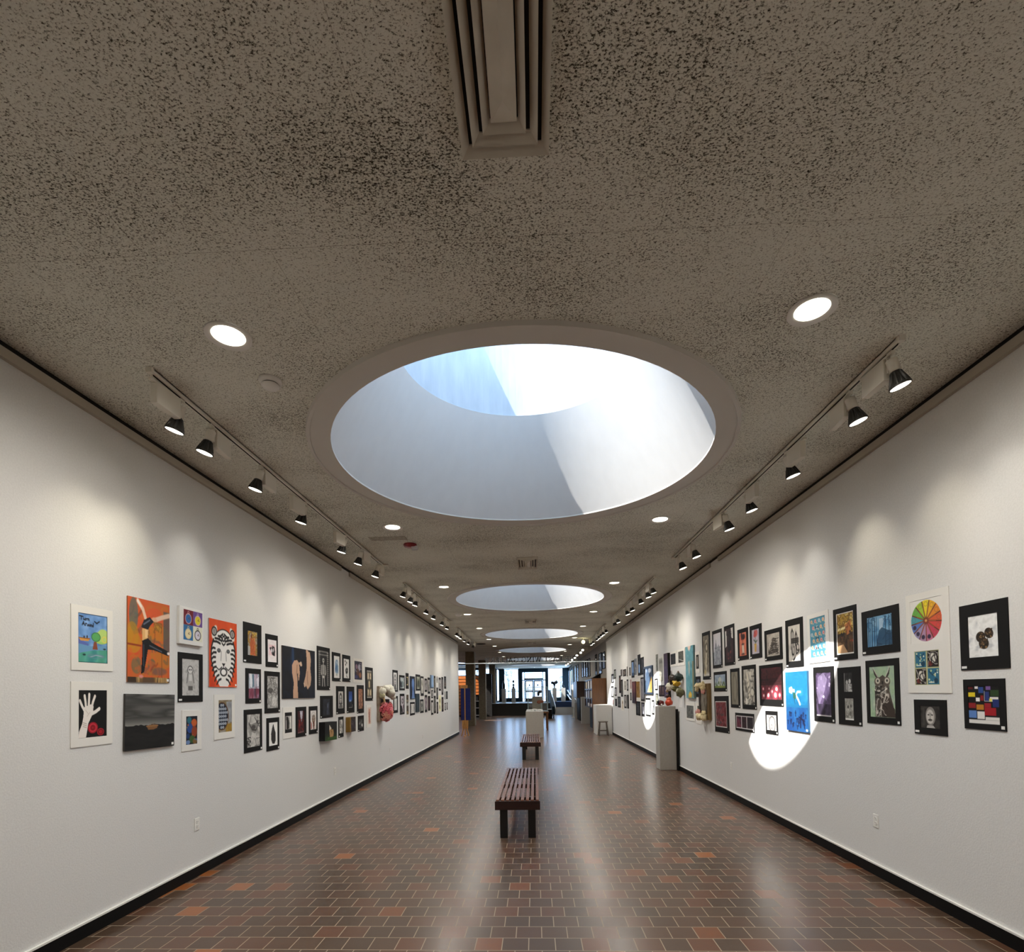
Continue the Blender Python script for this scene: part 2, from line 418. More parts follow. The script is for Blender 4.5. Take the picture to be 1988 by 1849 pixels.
# door set: sidelights, transom, two leaves
mb = MB()
for x0, x1 in ((-1.12, -1.04), (-.9, -.83), (.7, .77), (.93, 1.0)):
    mb.box(x0, YF - .07, .88, x1, YF + .07, 3.46)
mb.box(-1.12, YF - .07, 3.40, 1.0, YF + .07, 3.46).box(-.83, YF - .07, 2.72, .7, YF + .07, 2.88)
mb.box(-1.04, YF - .05, 2.68, -.9, YF + .05, 2.76).box(.77, YF - .05, 2.68, .93, YF + .05, 2.76)
fr = struct(mb.build('window_10', FRAME), 'dark frame with transom and sidelights around the entrance doors', 'window')
for x0, x1, z0, z1 in ((-1.04, -.9, .95, 3.4), (.77, .93, .95, 3.4), (-.83, .7, 2.88, 3.4)):
    box('glass_pane', GLASS, (x0, YF - .004, z0), (x1, YF + .004, z1), fr)
for i, (x0, x1) in enumerate(((-.82, -.075), (-.065, .69))):
    mb = MB()
    for a in ((x0, .88, x0 + .1, 2.71), (x1 - .1, .88, x1, 2.71), (x0, 2.6, x1, 2.71), (x0, .88, x1, 1.15), (x0, 1.68, x1, 1.84), (x0, 1.92, x1, 1.97)):
        mb.box(a[0], YF - .05, a[1], a[2], YF + .0, a[3])
    d = struct(mb.build('door_%d' % (i + 1), FRAME), '%s glazed entrance door leaf with a push bar' % ('left', 'right')[i], 'door')
    box('glass_pane', GLASS, (x0 + .1, YF - .02, 1.15), (x1 - .1, YF - .012, 2.6), d)
    MB().tube([(x0 + .08, YF - .12, 1.76), (x1 - .08, YF - .12, 1.76)], .025).build('push_bar', STEEL, d)
    xc = (x0 + x1) / 2
    tag(box('door_notice', DARK if i == 0 else mat('grey_card', '555a60', .8), (xc - .06 - .04 * i, YF - .034, 2.2), (xc + .06 - .04 * i, YF - .03, 2.36)),
        'small %s notice taped to the %s door glass' % (('dark', 'left'), ('grey', 'right'))[i], 'notice')
# side windows
w = struct(MB().box(2.96, 42.2, 1.35, 3.06, 42.3, 3.45).box(2.96, 44.2, 1.35, 3.06, 44.32, 3.45).box(2.96, 46.3, 1.35, 3.06, 46.5, 3.45).build('window_11', FRAME),
           'pale blue side window of the lobby above the ramp', 'window')
box('glass_pane', GLASS, (3.0, 42.3, 1.35), (3.01, 46.3, 3.45), w)
mb = MB().box(-3.2, 40.2, .8, -3.08, 41.8, 3.743).box(-3.2, 41.8, .8, -3.08, 46.4, 1.0).box(-3.2, 41.8, 3.62, -3.08, 46.4, 3.743).box(-3.2, 43.9, 1.0, -3.08, 44.0, 3.62)
w = struct(mb.build('window_12', FRAME), 'side window with bluish view left of the landing', 'window')
box('glass_pane', GLASS, (-3.15, 41.8, 1.0), (-3.14, 46.4, 3.62), w)

# outside ground and bare trees seen through the glass
struct(box('ground_outside', noisy('pale_ground', 'b8bcc0', 'c4c8cc', 2, .9), (-30, YF + .4, -.3), (30, YF + 60, .6)), 'pale ground outside the entrance', 'ground')
struct(box('ground_outside_left', noisy('pale_ground2', 'b8bcc0', 'c4c8cc', 2, .9), (-30, 39, -.3), (-12.4, YF + .4, .6)), 'pale ground outside beside the side hall', 'ground')
def tree(x, y, hgt, seed, lab):
    rnd = random.Random(seed); mb = MB()
    def br(p, d, ln, r, lv):
        q = p + d * ln; mb.tube([p, (p + q) / 2 + Vector((rnd.uniform(-.05, .05), 0, 0)), q], [r, r * .85, r * .7], 5)
        if lv:
            for _ in range(3):
                nd = (d + Vector((rnd.uniform(-.7, .7), rnd.uniform(-.7, .7), rnd.uniform(.0, .5)))).normalized()
                br(q, nd, ln * .68, r * .6, lv - 1)
    br(Vector((0, 0, 0)), Vector((0, 0, 1)), hgt * .34, .12, 4)
    o = mb.build('bare_tree', mat('tree_bark', '6d7478', .9)); o.location = (x, y, .55)
    tag(o, lab, 'tree', 'bare trees outside')
tree(-2.9, 60, 4.2, 3, 'bare tree outside the tall window left of the doors')
tree(3.0, 63, 3.6, 5, 'bare tree outside the tall window right of the doors')
tree(-5.6, 52, 4.5, 8, 'bare tree outside the side window of the landing')
# ------------------------------------------------------------------ ceiling fittings
ORDN = ['first', 'second', 'third', 'fourth', 'fifth', 'sixth', 'seventh', 'eighth']
NTH = ['nearest', 'second nearest', 'third nearest', 'fourth', 'fifth', 'sixth']

# recessed downlights
def make_can():
    o = thing('recessed_downlight', 'x', 'ceiling light')
    MB().lathe([(.092, -.002), (.125, -.012), (.128, -.009), (.128, 0), (.092, 0)], (0, 0, 0), 32, True, False, False).build('trim_ring', WHITE, o)
    MB().lathe([(.092, -.001), (.088, -.004), (.0001, -.006)], (0, 0, 0), 32, True, False, False).build('lens', GLOWC, o)
    return o
CANY = [-.72, 3.02, 6.66, 10.49, 14.2, 17.3, 20.91, 23.94, 27.66, 30.9, 34.7, 38.3, 41.9]
can = make_can(); first = True
for j, y in enumerate(CANY):
    for side, x in (('left', -1.76), ('right', 1.59)):
        o = can if first else copy_tree(can); first = False
        o.location = (x, y, H)
        k = (j - 1) // 2
        if j == 0: lab = 'round recessed ceiling light overhead at the %s, nearest of all' % side
        else: lab = 'round recessed ceiling light, %s one of the pair just %s the %s round skylight' % (side, ('before', 'beyond')[(j - 1) % 2], ORD[k].replace(' and farthest', ''))
        tag(o, lab, 'ceiling light', 'recessed ceiling lights')
        ld = bpy.data.lights.new('downlight_beam', 'SPOT'); ld.energy = CAN_W if y < 22 else CAN_W * .5
        ld.spot_size = 3.0; ld.spot_blend = 1.0; ld.shadow_soft_size = .2; ld.color = (1, .94, .85)
        lo = bpy.data.objects.new('downlight_beam', ld); COL.objects.link(lo); lo.location = (x, y, H - .03)
o = copy_tree(can); o.location = (.0, 45.0, H)
tag(o, 'round recessed ceiling light right above the entrance doors', 'ceiling light', 'recessed ceiling lights')

# lighting track and its spotlights
def make_head(sgn):
    """hangs from a track along y; the lamp leans to +x; box on the +y (sgn=1) or -y side"""
    o = thing('track_spotlight', 'x', 'track light')
    y0, y1 = (.035, .25) if sgn > 0 else (-.25, -.035)
    box('transformer_box', OFFW, (-.024, y0, -.185), (.024, y1, -.05), o, .003)
    MB().box(-.012, -.022, -.05, .012, .022, -.03).box(-.012, min(0, y0 + y1), -.05, .012, max(0, (y0 + y1)), -.035).build('adapter', OFFW, o)
    MB().box(-.008, -.03 if sgn < 0 else .02, -.15, .012, -.02 if sgn < 0 else .03, -.045).build('yoke', OFFW, o)
    ax = Vector((.3, 0, -.954)); p0 = Vector((.0, 0, -.075))
    MB().tube([p0, p0 + ax * .004, p0 + ax * .078, p0 + ax * .08], [.028, .033, .033, .028], 20).build('socket', OFFW, o)
    # finned reflector lamp
    R = ax.to_track_quat('Z', 'Y').to_matrix(); a0 = p0 + ax * .08; n = 48; rs = []
    for d, r, dep in ((0, .024, 0), (.008, .034, .1), (.02, .037, .26), (.06, .052, .2), (.085, .060, .1), (.09, .062, 0), (.1, .062, 0), (.1, .055, 0)):
        rs.append([a0 + R @ Vector((r * (1 - (dep if k % 4 < 2 else 0)) * math.cos(2 * PI * k / n), r * (1 - (dep if k % 4 < 2 else 0)) * math.sin(2 * PI * k / n), d)) for k in range(n)])
    lamp = MB().rings(rs, False, True, False).build('lamp', LAMPBLK, o)
    MB().rings([[a0 + R @ Vector((r * math.cos(2 * PI * k / 24), r * math.sin(2 * PI * k / 24), d)) for k in range(24)] for r, d in ((.056, .099), (.03, .104), (.001, .105))], True, False, True).build('lens', GLOW, lamp)
    return o
heads = {1: make_head(1), -1: make_head(-1)}; used = {1: False, -1: False}
def track(name_lab, x, y0, y1, grp):
    o = thing('lighting_track', name_lab, 'lighting track', (x, y0, H), 0, 'ceiling lighting tracks')
    MB().box(-.018, 0, -.032, -.006, y1 - y0, 0).box(.006, 0, -.032, .018, y1 - y0, 0).box(-.018, 0, -.008, .018, y1 - y0, 0).build('rail', OFFW, o)
    box('slot', DARK, (-.0065, .02, -.0325), (.0065, y1 - y0 - .02, -.008), o)
    box('end_cap', OFFW, (-.02, -.03, -.034), (.02, .0, 0), o); box('end_cap', OFFW, (-.02, y1 - y0, -.034), (.02, y1 - y0 + .03, 0), o)
    box('feed_box', OFFW, (-.03, y1 - y0 + .03, -.02), (.09, y1 - y0 + .11, 0), o)
TR = [
 ('left', -2.43, 3.30, 8.5, 'nearest', [(3.59, -1, 1), (3.94, 1, 1.3), (4.68, 1, .8), (5.61, -1, .8), (6.82, -1, .9), (7.47, 1, 1.3), (8.3, 1, .8)]),
 ('left', -2.43, 9.98, 15.3, 'second', [(10.07, 1, .8), (10.68, 1, .6), (11.11, 1, 1), (12.25, -1, .8), (13.15, 1, 1.5), (14.34, 1, .6), (15.2, -1, .6)]),
 ('left', -2.43, 16.85, 21.9, 'third', [(17.05, 1, 1), (17.4, 1, .6), (17.95, 1, 1), (18.95, -1, .8), (20.1, 1, 1), (21.6, 1, 0)]),
 ('right', 2.25, 3.30, 8.5, 'nearest', [(3.38, 1, .8), (3.82, 1, .8), (4.76, -1, 1.2), (5.66, -1, 1), (6.30, 1, .8), (7.58, 1, .8), (8.27, 1, 1.2)]),
 ('right', 2.25, 9.98, 15.3, 'second', [(10.29, 1, 1.2), (10.75, 1, 1), (11.47, 1, .8), (12.5, -1, .6), (13.13, 1, .8), (14.59, 1, .6), (15.2, -1, 0)]),
 ('right', 2.25, 16.8, 21.8, 'third', [(17.0, 1, 1), (17.76, 1, .8), (18.28, 1, .6), (18.9, 1, .8), (19.5, -1, .6), (20.8, 1, .8), (21.5, -1, .8)]),
 ('right', 2.25, 24.2, 38.6, 'farthest', [(24.7, 1, 0), (26.3, 1, 0), (28.2, 1, 0), (30.2, 1, 0), (32.0, 1, 0), (34.0, 1, 0), (36.4, 1, 0), (38.2, 1, 0)]),
]
UNLIT = mat('unlit_lamp_glass', '3a3a3c', .2)
for side, x, y0, y1, which, hs in TR:
    track('%s ceiling lighting track on the %s side of the gallery' % (which, side), x, y0, y1, None)
    for i, (y, sg, w) in enumerate(hs):
        if side == 'left': sg = -sg
        o = heads[sg] if not used[sg] else copy_tree(heads[sg]); used[sg] = True
        flip = side == 'left'
        o.location = (x, y, H - .01); o.rotation_euler = (0, 0, PI if flip else 0)
        tag(o, 'black finned spotlight, %s lamp from the near end of the %s %s track' % (ORDN[i], which, side), 'track light', 'track spotlights on the gallery ceiling')
        o.rotation_euler.z += random.uniform(-.18, .18)
        if which == 'farthest': o.location.z -= .03; o.rotation_euler = (0, -.6, -PI / 2 + random.uniform(-.2, .2))
        if w:
            ld = bpy.data.lights.new('spot_beam', 'SPOT'); ld.energy = SPOT_W * w
            ld.spot_size = 1.15; ld.spot_blend = 1.0; ld.shadow_soft_size = .05; ld.color = (1, .9, .7) if (i + (side == 'left')) % 3 else (1, .95, .86)
            lo = bpy.data.objects.new('spot_beam', ld); COL.objects.link(lo)
            s = -1 if flip else 1
            lo.location = (x + s * .085, y, H - .275)
            wallx = XL if flip else XR
            tgt = Vector((wallx, y + random.uniform(-.12, .12), 2.4)); lo.rotation_euler = (tgt - lo.location).to_track_quat('-Z', 'Y').to_euler()
for o in list(bpy.data.objects):   # two lamps are switched off
    if o.name.startswith('track_spotlight') and o.get('label', '').startswith('black finned') and \
       (('seventh lamp' in o['label'] and 'second right' in o['label']) or ('sixth lamp' in o['label'] and 'third left' in o['label'])):
        for lp in o.children:
            if lp.name.startswith('lamp'):
                for ln in lp.children:
                    ln.data = ln.data.copy(); ln.data.materials[0] = UNLIT

# louvred air diffusers
def diffuser(x0, x1, y0, y1, lab, nl):
    cx, cy = (x0 + x1) / 2, (y0 + y1) / 2; hx, hy = (x1 - x0) / 2, (y1 - y0) / 2
    o = thing('air_diffuser', lab, 'air vent', (cx, cy, H), 0, 'louvred air diffusers in the ceiling')
    box('backing', DARK, (-hx + .01, -hy + .01, -.004), (hx - .01, hy - .01, 0), o)
    st = .26 * hx
    for i in range(3):
        d0 = i * st; d1 = d0 + st * .66
        mb = MB()
        a = [(-hx + d0, -hy + d0), (hx - d0, -hy + d0), (hx - d0, hy - d0), (-hx + d0, hy - d0)]
        b = [(-hx + d1, -hy + d1), (hx - d1, -hy + d1), (hx - d1, hy - d1), (-hx + d1, hy - d1)]
        rs = [[(*p, 0 if i == 0 else -.03) for p in a], [(*p, -.04) for p in a], [(*p, -.012) for p in b], [(*p, -.008) for p in b]]
        mb.rings(rs, False, False, False); mb.build('louvre_ring', OFFV, o)
    d = 3 * st - .25 * st; r = hx - d
    mb = MB().add([(-r, -hy + d, -.03), (r, -hy + d, -.03), (r, hy - d, -.03), (-r, hy - d, -.03), (0, -hy + d + r * 1.9, -.052), (0, hy - d - r * 1.9, -.052)],
                  [(0, 1, 4), (1, 2, 5, 4), (2, 3, 5), (3, 0, 4, 5)])
    mb.build('centre_ridge', OFFV, o)
OFFV = noisy('dusty_vent_paint', 'c6c0b2', 'd6d0c2', 5, .6)
diffuser(-.245, .09, .75, 2.03, 'long cream louvred air diffuser in the ceiling directly overhead', 3)
for i, (y0, y1) in enumerate(((8.33, 9.0), (15.45, 16.2), (22.1, 22.9), (29.4, 30.1))):
    diffuser(-.245, .08, y0, y1, 'short louvred ceiling diffuser between the %s and %s round skylights' % (ORD[i], ORD[i + 1]), 3)

# smoke detectors and alarm
o = thing('smoke_detector', 'round cream smoke detector on the ceiling left of the nearest skylight', 'smoke detector', (-1.735, 3.47, H))
MB().lathe([(.071, 0), (.074, -.012), (.066, -.026), (.056, -.028)], (0, 0, 0), 32, True, False, True).build('base', WHITE, o)
MB().lathe([(.052, -.028), (.052, -.036)], (0, 0, 0), 32, False, False, False).build('vent_slot', DARK, o)
MB().lathe([(.056, -.034), (.057, -.042), (.046, -.054), (.001, -.058)], (0, 0, 0), 32, True, True, False).build('cap', WHITE, o)
o = thing('fire_alarm', 'red fire alarm with clear strobe on the ceiling at the left', 'fire alarm', (-1.72, 7.44, H))
MB().lathe([(.09, 0), (.095, -.015), (.08, -.04), (.001, -.045)], (0, 0, 0), 28, True, False, False).build('body', mat('alarm_red', '7d0f16', .35), o, loc=(0, 0, 0))
MB().box(.02, -.035, -.085, .11, .03, -.03).build('strobe', mat('strobe_clear', 'd8dadc', .15), o, .01)
o = thing('ceiling_sensor', 'small pale sensor on the ceiling left of the light beyond the second skylight', 'sensor', (-2.0, 14.2, H))
MB().lathe([(.09, 0), (.09, -.02), (.05, -.05), (.001, -.055)], (0, 0, 0), 24, True, False, False).build('body', WHITE, o)
o = thing('ceiling_speaker', 'dark round grille on the ceiling left of the lights before the fourth skylight', 'speaker', (-2.25, 22.7, H))
MB().lathe([(.2, 0), (.2, -.015), (.17, -.02), (.001, -.02)], (0, 0, 0), 24, True, False, False).build('grille', DARK, o)
n += 1; struct(MB().box(-2.2, 7.05, H - .004, -1.7, 7.22, H - .0005).build('trim_%d' % n, noisy('stain_dark', 'b8b2a4', '8f887a', 40, .95)), 'darker patched strip of ceiling near the red fire alarm', 'patch')
o = thing('globe_lamp', 'glowing yellow globe lamp hanging by the far right lighting track', 'lamp', (1.95, 21.2, H))
MB().tube([(0, 0, 0), (0, 0, -.1)], .01).build('stem', OFFW, o)
MB().ell((0, 0, -.15), (.07, .07, .07)).build('globe', mat('globe_glow', 'fff0b0', .5, emit=(1, .88, .45), estr=7), o)

# ------------------------------------------------------------------ benches
def make_bench():
    o = thing('slat_bench', 'x', 'bench')
    L, W, Z = 2.62, .48, .43
    for i in range(9):
        x = -W / 2 + .0 + i * (W - .036) / 8
        box('slat', SLAT, (x, -L / 2 + .015, Z - .045), (x + .036, L / 2 - .015, Z), o, .004)
    for y in (-L / 2, L / 2 - .045):
        box('end_board', APRON, (-W / 2 - .012, y, Z - .11), (W / 2 + .012, y + .045, Z - .012), o, .004)
    for y in (-L / 2 + .4, 0, L / 2 - .45):
        box('cross_bar', APRON, (-W / 2 + .02, y, Z - .1), (W / 2 - .02, y + .05, Z - .046), o)
    for x in (-W / 2 + .04, W / 2 - .125):
        for y in (-L / 2 + .05, L / 2 - .14):
            box('leg', LEGB, (x, y, 0), (x + .085, y + .085, Z - .046), o, .003)
    return o
bench = make_bench(); bench.location = (-.213, 7.29, 0)
tag(bench, 'slatted red brown bench nearest the viewer, in the middle of the floor', 'bench', 'slatted gallery benches')
b2 = copy_tree(bench); b2.location = (-.125, 14.26, 0)
tag(b2, 'second slatted bench, farther off in front of the long white plinth', 'bench')

# ------------------------------------------------------------------ plinths and floor pieces
def plinth(name, m, x0, x1, y0, y1, z, lab):
    o = box(name, m, (x0, y0, 0), (x1, y1, z), None, .006); return tag(o, lab, 'plinth')
plinth('tall_plinth', GREYP, 2.53, 2.868, 11.08, 11.42, 1.30, 'tall narrow beige plinth by the right wall carrying the red figures')
plinth('long_plinth', GREYP, -.335, .305, 19.35, 22.0, .945, 'long low off white plinth in the middle behind the far bench')
plinth('white_plinth', WHITEP, 2.31, 2.9, 20.35, 21.4, 1.12, 'sunlit white plinth behind the wooden stool at the end of the right wall')
plinth('grey_plinth', GREYP, 2.36, 2.82, 27.3, 27.8, 1.36, 'grey plinth standing beyond the big brown cabinet')
o = thing('backing_panel', 'thin black panel leaning behind the tall beige plinth', 'panel', (0, 0, 0))
box('board', BLACK, (2.875, 11.0, .0), (2.895, 11.12, 1.24), o)
RED = noisy('red_glaze', 'b8301a', 'd04a22', 20, .35)
def blob(parent, name, m, c, r, bump=.12, seed=0, nu=14, nv=9):
    rnd = random.Random(seed); ph = [rnd.uniform(0, 6) for _ in range(6)]
    f = lambda d: 1 + bump * (math.sin(5 * d.x + ph[0]) * math.sin(5 * d.y + ph[1]) + .5 * math.sin(9 * d.z + ph[2] + 3 * d.x))
    return MB().ell(c, r, nu, nv, f).build(name, m, parent)
o = thing('red_figure', 'red orange seated clay figure with dark hair on the tall plinth', 'sculpture', (2.778, 11.25, 1.30))
blob(o, 'body', RED, (0, 0, .074), (.08, .085, .068), .1, 1); blob(o, 'torso', noisy('orange_glaze', 'c8542c', 'd86a3c', 20, .4), (.0, 0, .13), (.05, .055, .07), .08, 2)
blob(o, 'head', mat('dark_clay', '3a2018', .5), (-.02, 0, .205), (.042, .042, .045), .1, 3)
o = thing('dark_red_figure', 'dark red reclining clay figure left of the orange one on the plinth', 'sculpture', (2.61, 11.25, 1.30))
blob(o, 'body', mat('maroon_glaze', '5c1214', .35), (0, 0, .066), (.066, .066, .056), .14, 4); blob(o, 'head', mat('black_glaze', '141012', .3), (-.05, -.02, .085), (.036, .036, .036), .1, 5)
MB().ell((.0, -.075, .035), (.02, .012, .018)).build('pale_spot', CARD, o)
# small ceramics on the long plinth
for i, (x, y, r, c) in enumerate(((-.12, 20.2, .07, 'd5d2cc'), (.0, 19.8, .06, 'b5b4b2'), (.12, 20.4, .075, 'e0ddd6'), (.2, 19.75, .05, 'cfc9be'), (-.02, 20.9, .08, 'dcd9d4'))):
    o = MB().lathe([(r * .5, 0), (r, r * .5), (r * .96, r * .6), (r * .45, r * .15), (.001, r * .12)], (0, 0, 0), 20, True, True, False).build('ceramic_bowl', mat('glaze_' + c, c, .3))
    o.location = (x, y, .945)
    tag(o, 'small %s ceramic bowl on the long plinth, %s' % (('pale', 'grey', 'cream', 'beige', 'white')[i],
        ('left one near the front', 'near the front edge', 'right of the middle', 'at the front right corner', 'rearmost of the five')[i]), 'bowl', 'small bowls on the long plinth')
# display table with acrylic case
o = thing('display_table', 'brown wooden table behind the long plinth holding an acrylic case', 'table', (.12, 23.6, 0))
box('top', WALNUT, (-.46, -.72, .74), (.46, .72, .81), o, .005)
for x in (-.44, .37):
    for y in (-.7, .63): box('leg', WALNUT, (x, y, 0), (x + .07, y + .07, .74), o)
o = thing('acrylic_case', 'clear acrylic display case standing on the brown table', 'display case', (.12, 23.6, .81))
ED = mat('acrylic_edge', '8fa3a3', .2)
mb = MB()
for x in (-.43, .42):
    for y in (-.55, .54): mb.box(x, y, 0, x + .022, y + .022, 1.06)
for z in (0, 1.05):
    for y in (-.55, .54): mb.box(-.43, y, z, .442, y + .022, z + .018)
    for x in (-.43, .42): mb.box(x, -.55, z, x + .022, .562, z + .018)
mb.build('edges', ED, o)
mb = MB()
for a, b in (((-.42, -.545, .01), (.42, -.543, 1.05)), ((-.42, .543, .01), (.42, .545, 1.05)), ((-.425, -.54, .01), (-.423, .54, 1.05)), ((.423, -.54, .01), (.425, .54, 1.05)), ((-.42, -.54, 1.051), (.42, .54, 1.053))):
    mb.box(*a, *b)
mb.build('panes', GLASS, o)
o = box('tan_panel', noisy('tan_board', '7d7768', '8a8474', 20, .8), (-.12, 23.87, .81), (.34, 23.98, 1.45)); tag(o, 'tan upright panel inside the acrylic case', 'panel')
o = thing('violin_sculpture', 'orange brown violin shaped piece with black neck inside the acrylic case', 'sculpture', (.28, 23.45, .81))
VB = mat('violin_varnish', '7a3a12', .25)
box('stand', ED, (-.02, -.03, 0), (.02, .03, .36), o)
blob(o, 'bout', VB, (-.09, 0, .40), (.11, .05, .08), .03, 2); blob(o, 'bout', VB, (.04, 0, .42), (.075, .045, .06), .03, 3)
MB().tube([(.09, 0, .41), (.33, 0, .39)], [.018, .012], 8).build('neck', BLACK, o)
o = thing('black_figure', 'small black figure on top of the tan panel inside the acrylic case', 'sculpture', (.16, 23.925, 1.45))
blob(o, 'body', BLACK, (0, 0, .118), (.06, .04, .1), .15, 21); blob(o, 'head', BLACK, (.08, 0, .2), (.07, .04, .06), .15, 22)
# bin
o = thing('black_bin', 'black box bin with white paper on top at the foot of the ramp railing', 'bin', (.9, 33.3, 0))
box('body', BLACK, (-.14, -.16, 0), (.14, .16, .58), o, .01); box('lid', CARD, (-.13, -.15, .58), (.13, .15, .6), o)
# stool
o = thing('wooden_stool', 'round grey brown wooden stool in front of the sunlit white plinth', 'stool', (2.5, 19.9, 0))
SW = m_wood('stool_wood', '5a5148', '6d6257', .5, 2)
MB().lathe([(.16, .49), (.18, .50), (.18, .525), (.165, .535), (.001, .53)], (0, 0, 0), 28, True, True, False).build('seat', SW, o)
for sx in (-1, 1):
    for sy in (-1, 1):
        MB().tube([(sx * .12, sy * .12, .5), (sx * .17, sy * .17, 0)], [.016, .02], 8).build('leg', SW, o)
for sy in (-1, 1): MB().tube([(-.152, sy * .152, .19), (.152, sy * .152, .19)], .011, 8).build('stretcher', SW, o)
for sx in (-1, 1): MB().tube([(sx * .146, -.146, .25), (sx * .146, .146, .25)], .011, 8).build('stretcher', SW, o)
# blue display board on wooden easel
o = thing('display_board', 'navy blue two panel display board on wooden feet at the end of the left wall', 'display board', (-2.64, 20.3, 0))
box('panel', NAVY, (-.17, -.02, .62), (-.03, .02, 1.83), o, .004)
box('panel', NAVY, (.0, -.02, .62), (.19, .02, 1.83), o, .004)
box('post', PINE, (-.035, -.03, 0), (.005, .03, 1.96), o)
box('top_rail', PINE, (-.16, -.012, 1.83), (.08, .012, 1.95), o)
for x0, x1 in ((-.02, -.16), (-.01, .12)):
    MB().tube([(x0, 0, .56), (x1, -.02, .02)], .022, 8).build('foot', PINE, o)
box('foot', PINE, (-.035, -.35, 0), (.005, .35, .05), o); box('lower_board', PINE, (-.13, -.01, .30), (.10, .01, .62), o)
o = box('paper_notice', CARD, (-3.325, 26.884, .93), (-3.255, 26.898, 1.30)); tag(o, 'narrow white paper notice on the nearest brown column', 'notice')

# cabinets on the right beyond the gallery
o = thing('brown_cabinet', 'large walnut display cabinet beyond the sunlit white plinth', 'cabinet', (2.64, 22.0, 0))
box('end_panel', WALNUT, (-.29, 0, 0), (.29, .05, 2.17), o, .004)
box('body', DWOOD, (-.26, .05, .95), (.29, 3.2, 2.15), o)
box('base', BLACK, (-.1, .4, 0), (.25, 3.0, .95), o)
mb = MB()
for y in (.06, 1.02, 1.98, 3.1): mb.box(-.3, y, .95, -.26, y + .06, 2.15)
for z in (.95, 1.32, 1.72, 2.11): mb.box(-.3, .06, z, -.26, 3.16, z + .04)
mb.build('shelf_front', DWOOD, o)
k = 0
for y, z, h, c in ((.2, 1.76, .33, 'f0f0ec'), (.2, 1.36, .3, 'ded8c4'), (.25, 1.0, .12, 'd8c8c4'), (1.2, 1.76, .33, 'f4f4f4'), (1.25, 1.36, .3, 'b9bccb'), (1.3, 1.0, .14, 'e4e0dc'), (2.2, 1.76, .3, 'e8d4b4'), (2.2, 1.36, .28, 'dfe4ea')):
    p = box('paper_sheet', mat('paper_' + c, c, .8), (2.64 - .285, 22 + y, z), (2.64 - .275, 22 + y + .62, z + h))
    tag(p, '%s paper sheet in the walnut cabinet, %s shelf, %s bay' % (('white', 'cream', 'pinkish', 'bright white', 'bluish', 'off white', 'tan', 'pale blue')[k],
        {1.76: 'top', 1.36: 'middle', 1.0: 'bottom'}[z], ('near', 'near', 'near', 'middle', 'middle', 'middle', 'far', 'far')[k]), 'paper', 'papers in the walnut cabinet'); k += 1
o = thing('dark_cabinet', 'dark wall cabinet farther along than the walnut one, above the grey plinth', 'cabinet', (2.62, 30.0, 0))
box('body', DWOOD, (-.28, 0, 1.30), (.32, 2.6, 2.22), o, .006); box('stand', BLACK, (-.1, .3, 0), (.3, 2.3, 1.30), o)
o = thing('black_object', 'black angular piece on top of the walnut cabinet', 'sculpture', (2.72, 24.2, 2.18))
MB().add([(-.25, -.3, 0), (.2, -.3, 0), (.2, .3, 0), (-.25, .3, 0), (.2, -.3, .25), (.2, .3, .25)], [(0, 1, 2, 3), (0, 4, 1), (3, 2, 5), (0, 3, 5, 4), (1, 4, 5, 2)]).build('body', BLACK, o)
o = thing('white_banner', 'tall bright white standing panel by the ramp handrails', 'panel', (2.45, 34.4, 0))
box('sheet', CARD, (-.1, 0, .68), (.1, .03, 2.1), o); box('pole', OFFW, (-.02, .03, 0), (.02, .05, 2.1), o); box('foot', OFFW, (-.15, -.1, 0), (.15, .15, .02), o)
o = thing('white_bench_panel', 'low white panel on the ramp side wall below the dark cabinet', 'panel', (2.5, 33.2, 0))
box('sheet', GREYP, (-.05, 0, 0), (.3, .05, .95), o)
tag(box('wall_plaque', mat('brass_brown', '5b4523', .4, .5), (2.93, 21.78, 1.55), (2.95, 21.9, 2.0)), 'narrow brown plaque on the beige wall beside the walnut cabinet', 'plaque')

# sculptures on the landing
def sculpt_plinth(x0, x1, z, y, lab):
    return tag(box('sculpture_plinth', GREYP, (x0, y - .16, .88), (x1, y + .16, z), None, .006), lab, 'plinth', 'plinths on the landing')
sculpt_plinth(-2.58, -2.26, 1.965, 42, 'leftmost grey plinth on the landing, under the cloaked figure')
sculpt_plinth(-1.81, -1.5, 1.99, 42, 'grey plinth on the landing under the dark bust')
sculpt_plinth(1.42, 1.74, 1.98, 42.8, 'grey plinth right of the doors under the flaring dark sculpture')
sculpt_plinth(2.12, 2.45, 1.97, 43.0, 'rightmost grey plinth under the small dark sculpture')
o = thing('cloaked_figure', 'dark cloaked bronze figure on the leftmost landing plinth', 'sculpture', (-2.42, 42, 1.965))
MB().lathe([(.1, 0), (.115, .1), (.12, .25), (.1, .4), (.07, .5), (.05, .56), (.055, .61), (.03, .66), (.001, .67)], (0, 0, 0), 18, True, True, False).build('body', BRONZE, o)
o = thing('bronze_bust', 'dark bust with slender neck in front of the left entrance window', 'sculpture', (-1.655, 42, 1.99))
MB().lathe([(.08, 0), (.1, .05), (.06, .14), (.05, .2), (.12, .27), (.06, .31), (.035, .36), (.035, .4)], (0, 0, 0), 18, True, True, True).build('shoulders', BRONZE, o)
MB().ell((0, 0, .53), (.085, .09, .135), f=lambda d: 1 - .15 * max(0, -d.z)).build('head', BRONZE, o)
o = thing('flaring_sculpture', 'dark sculpture flaring upward like antlers right of the doors', 'sculpture', (1.58, 42.8, 1.98))
MB().lathe([(.06, 0), (.05, .12), (.08, .22), (.12, .32)], (0, 0, 0), 14, True, True, True).build('trunk', BRONZE, o)
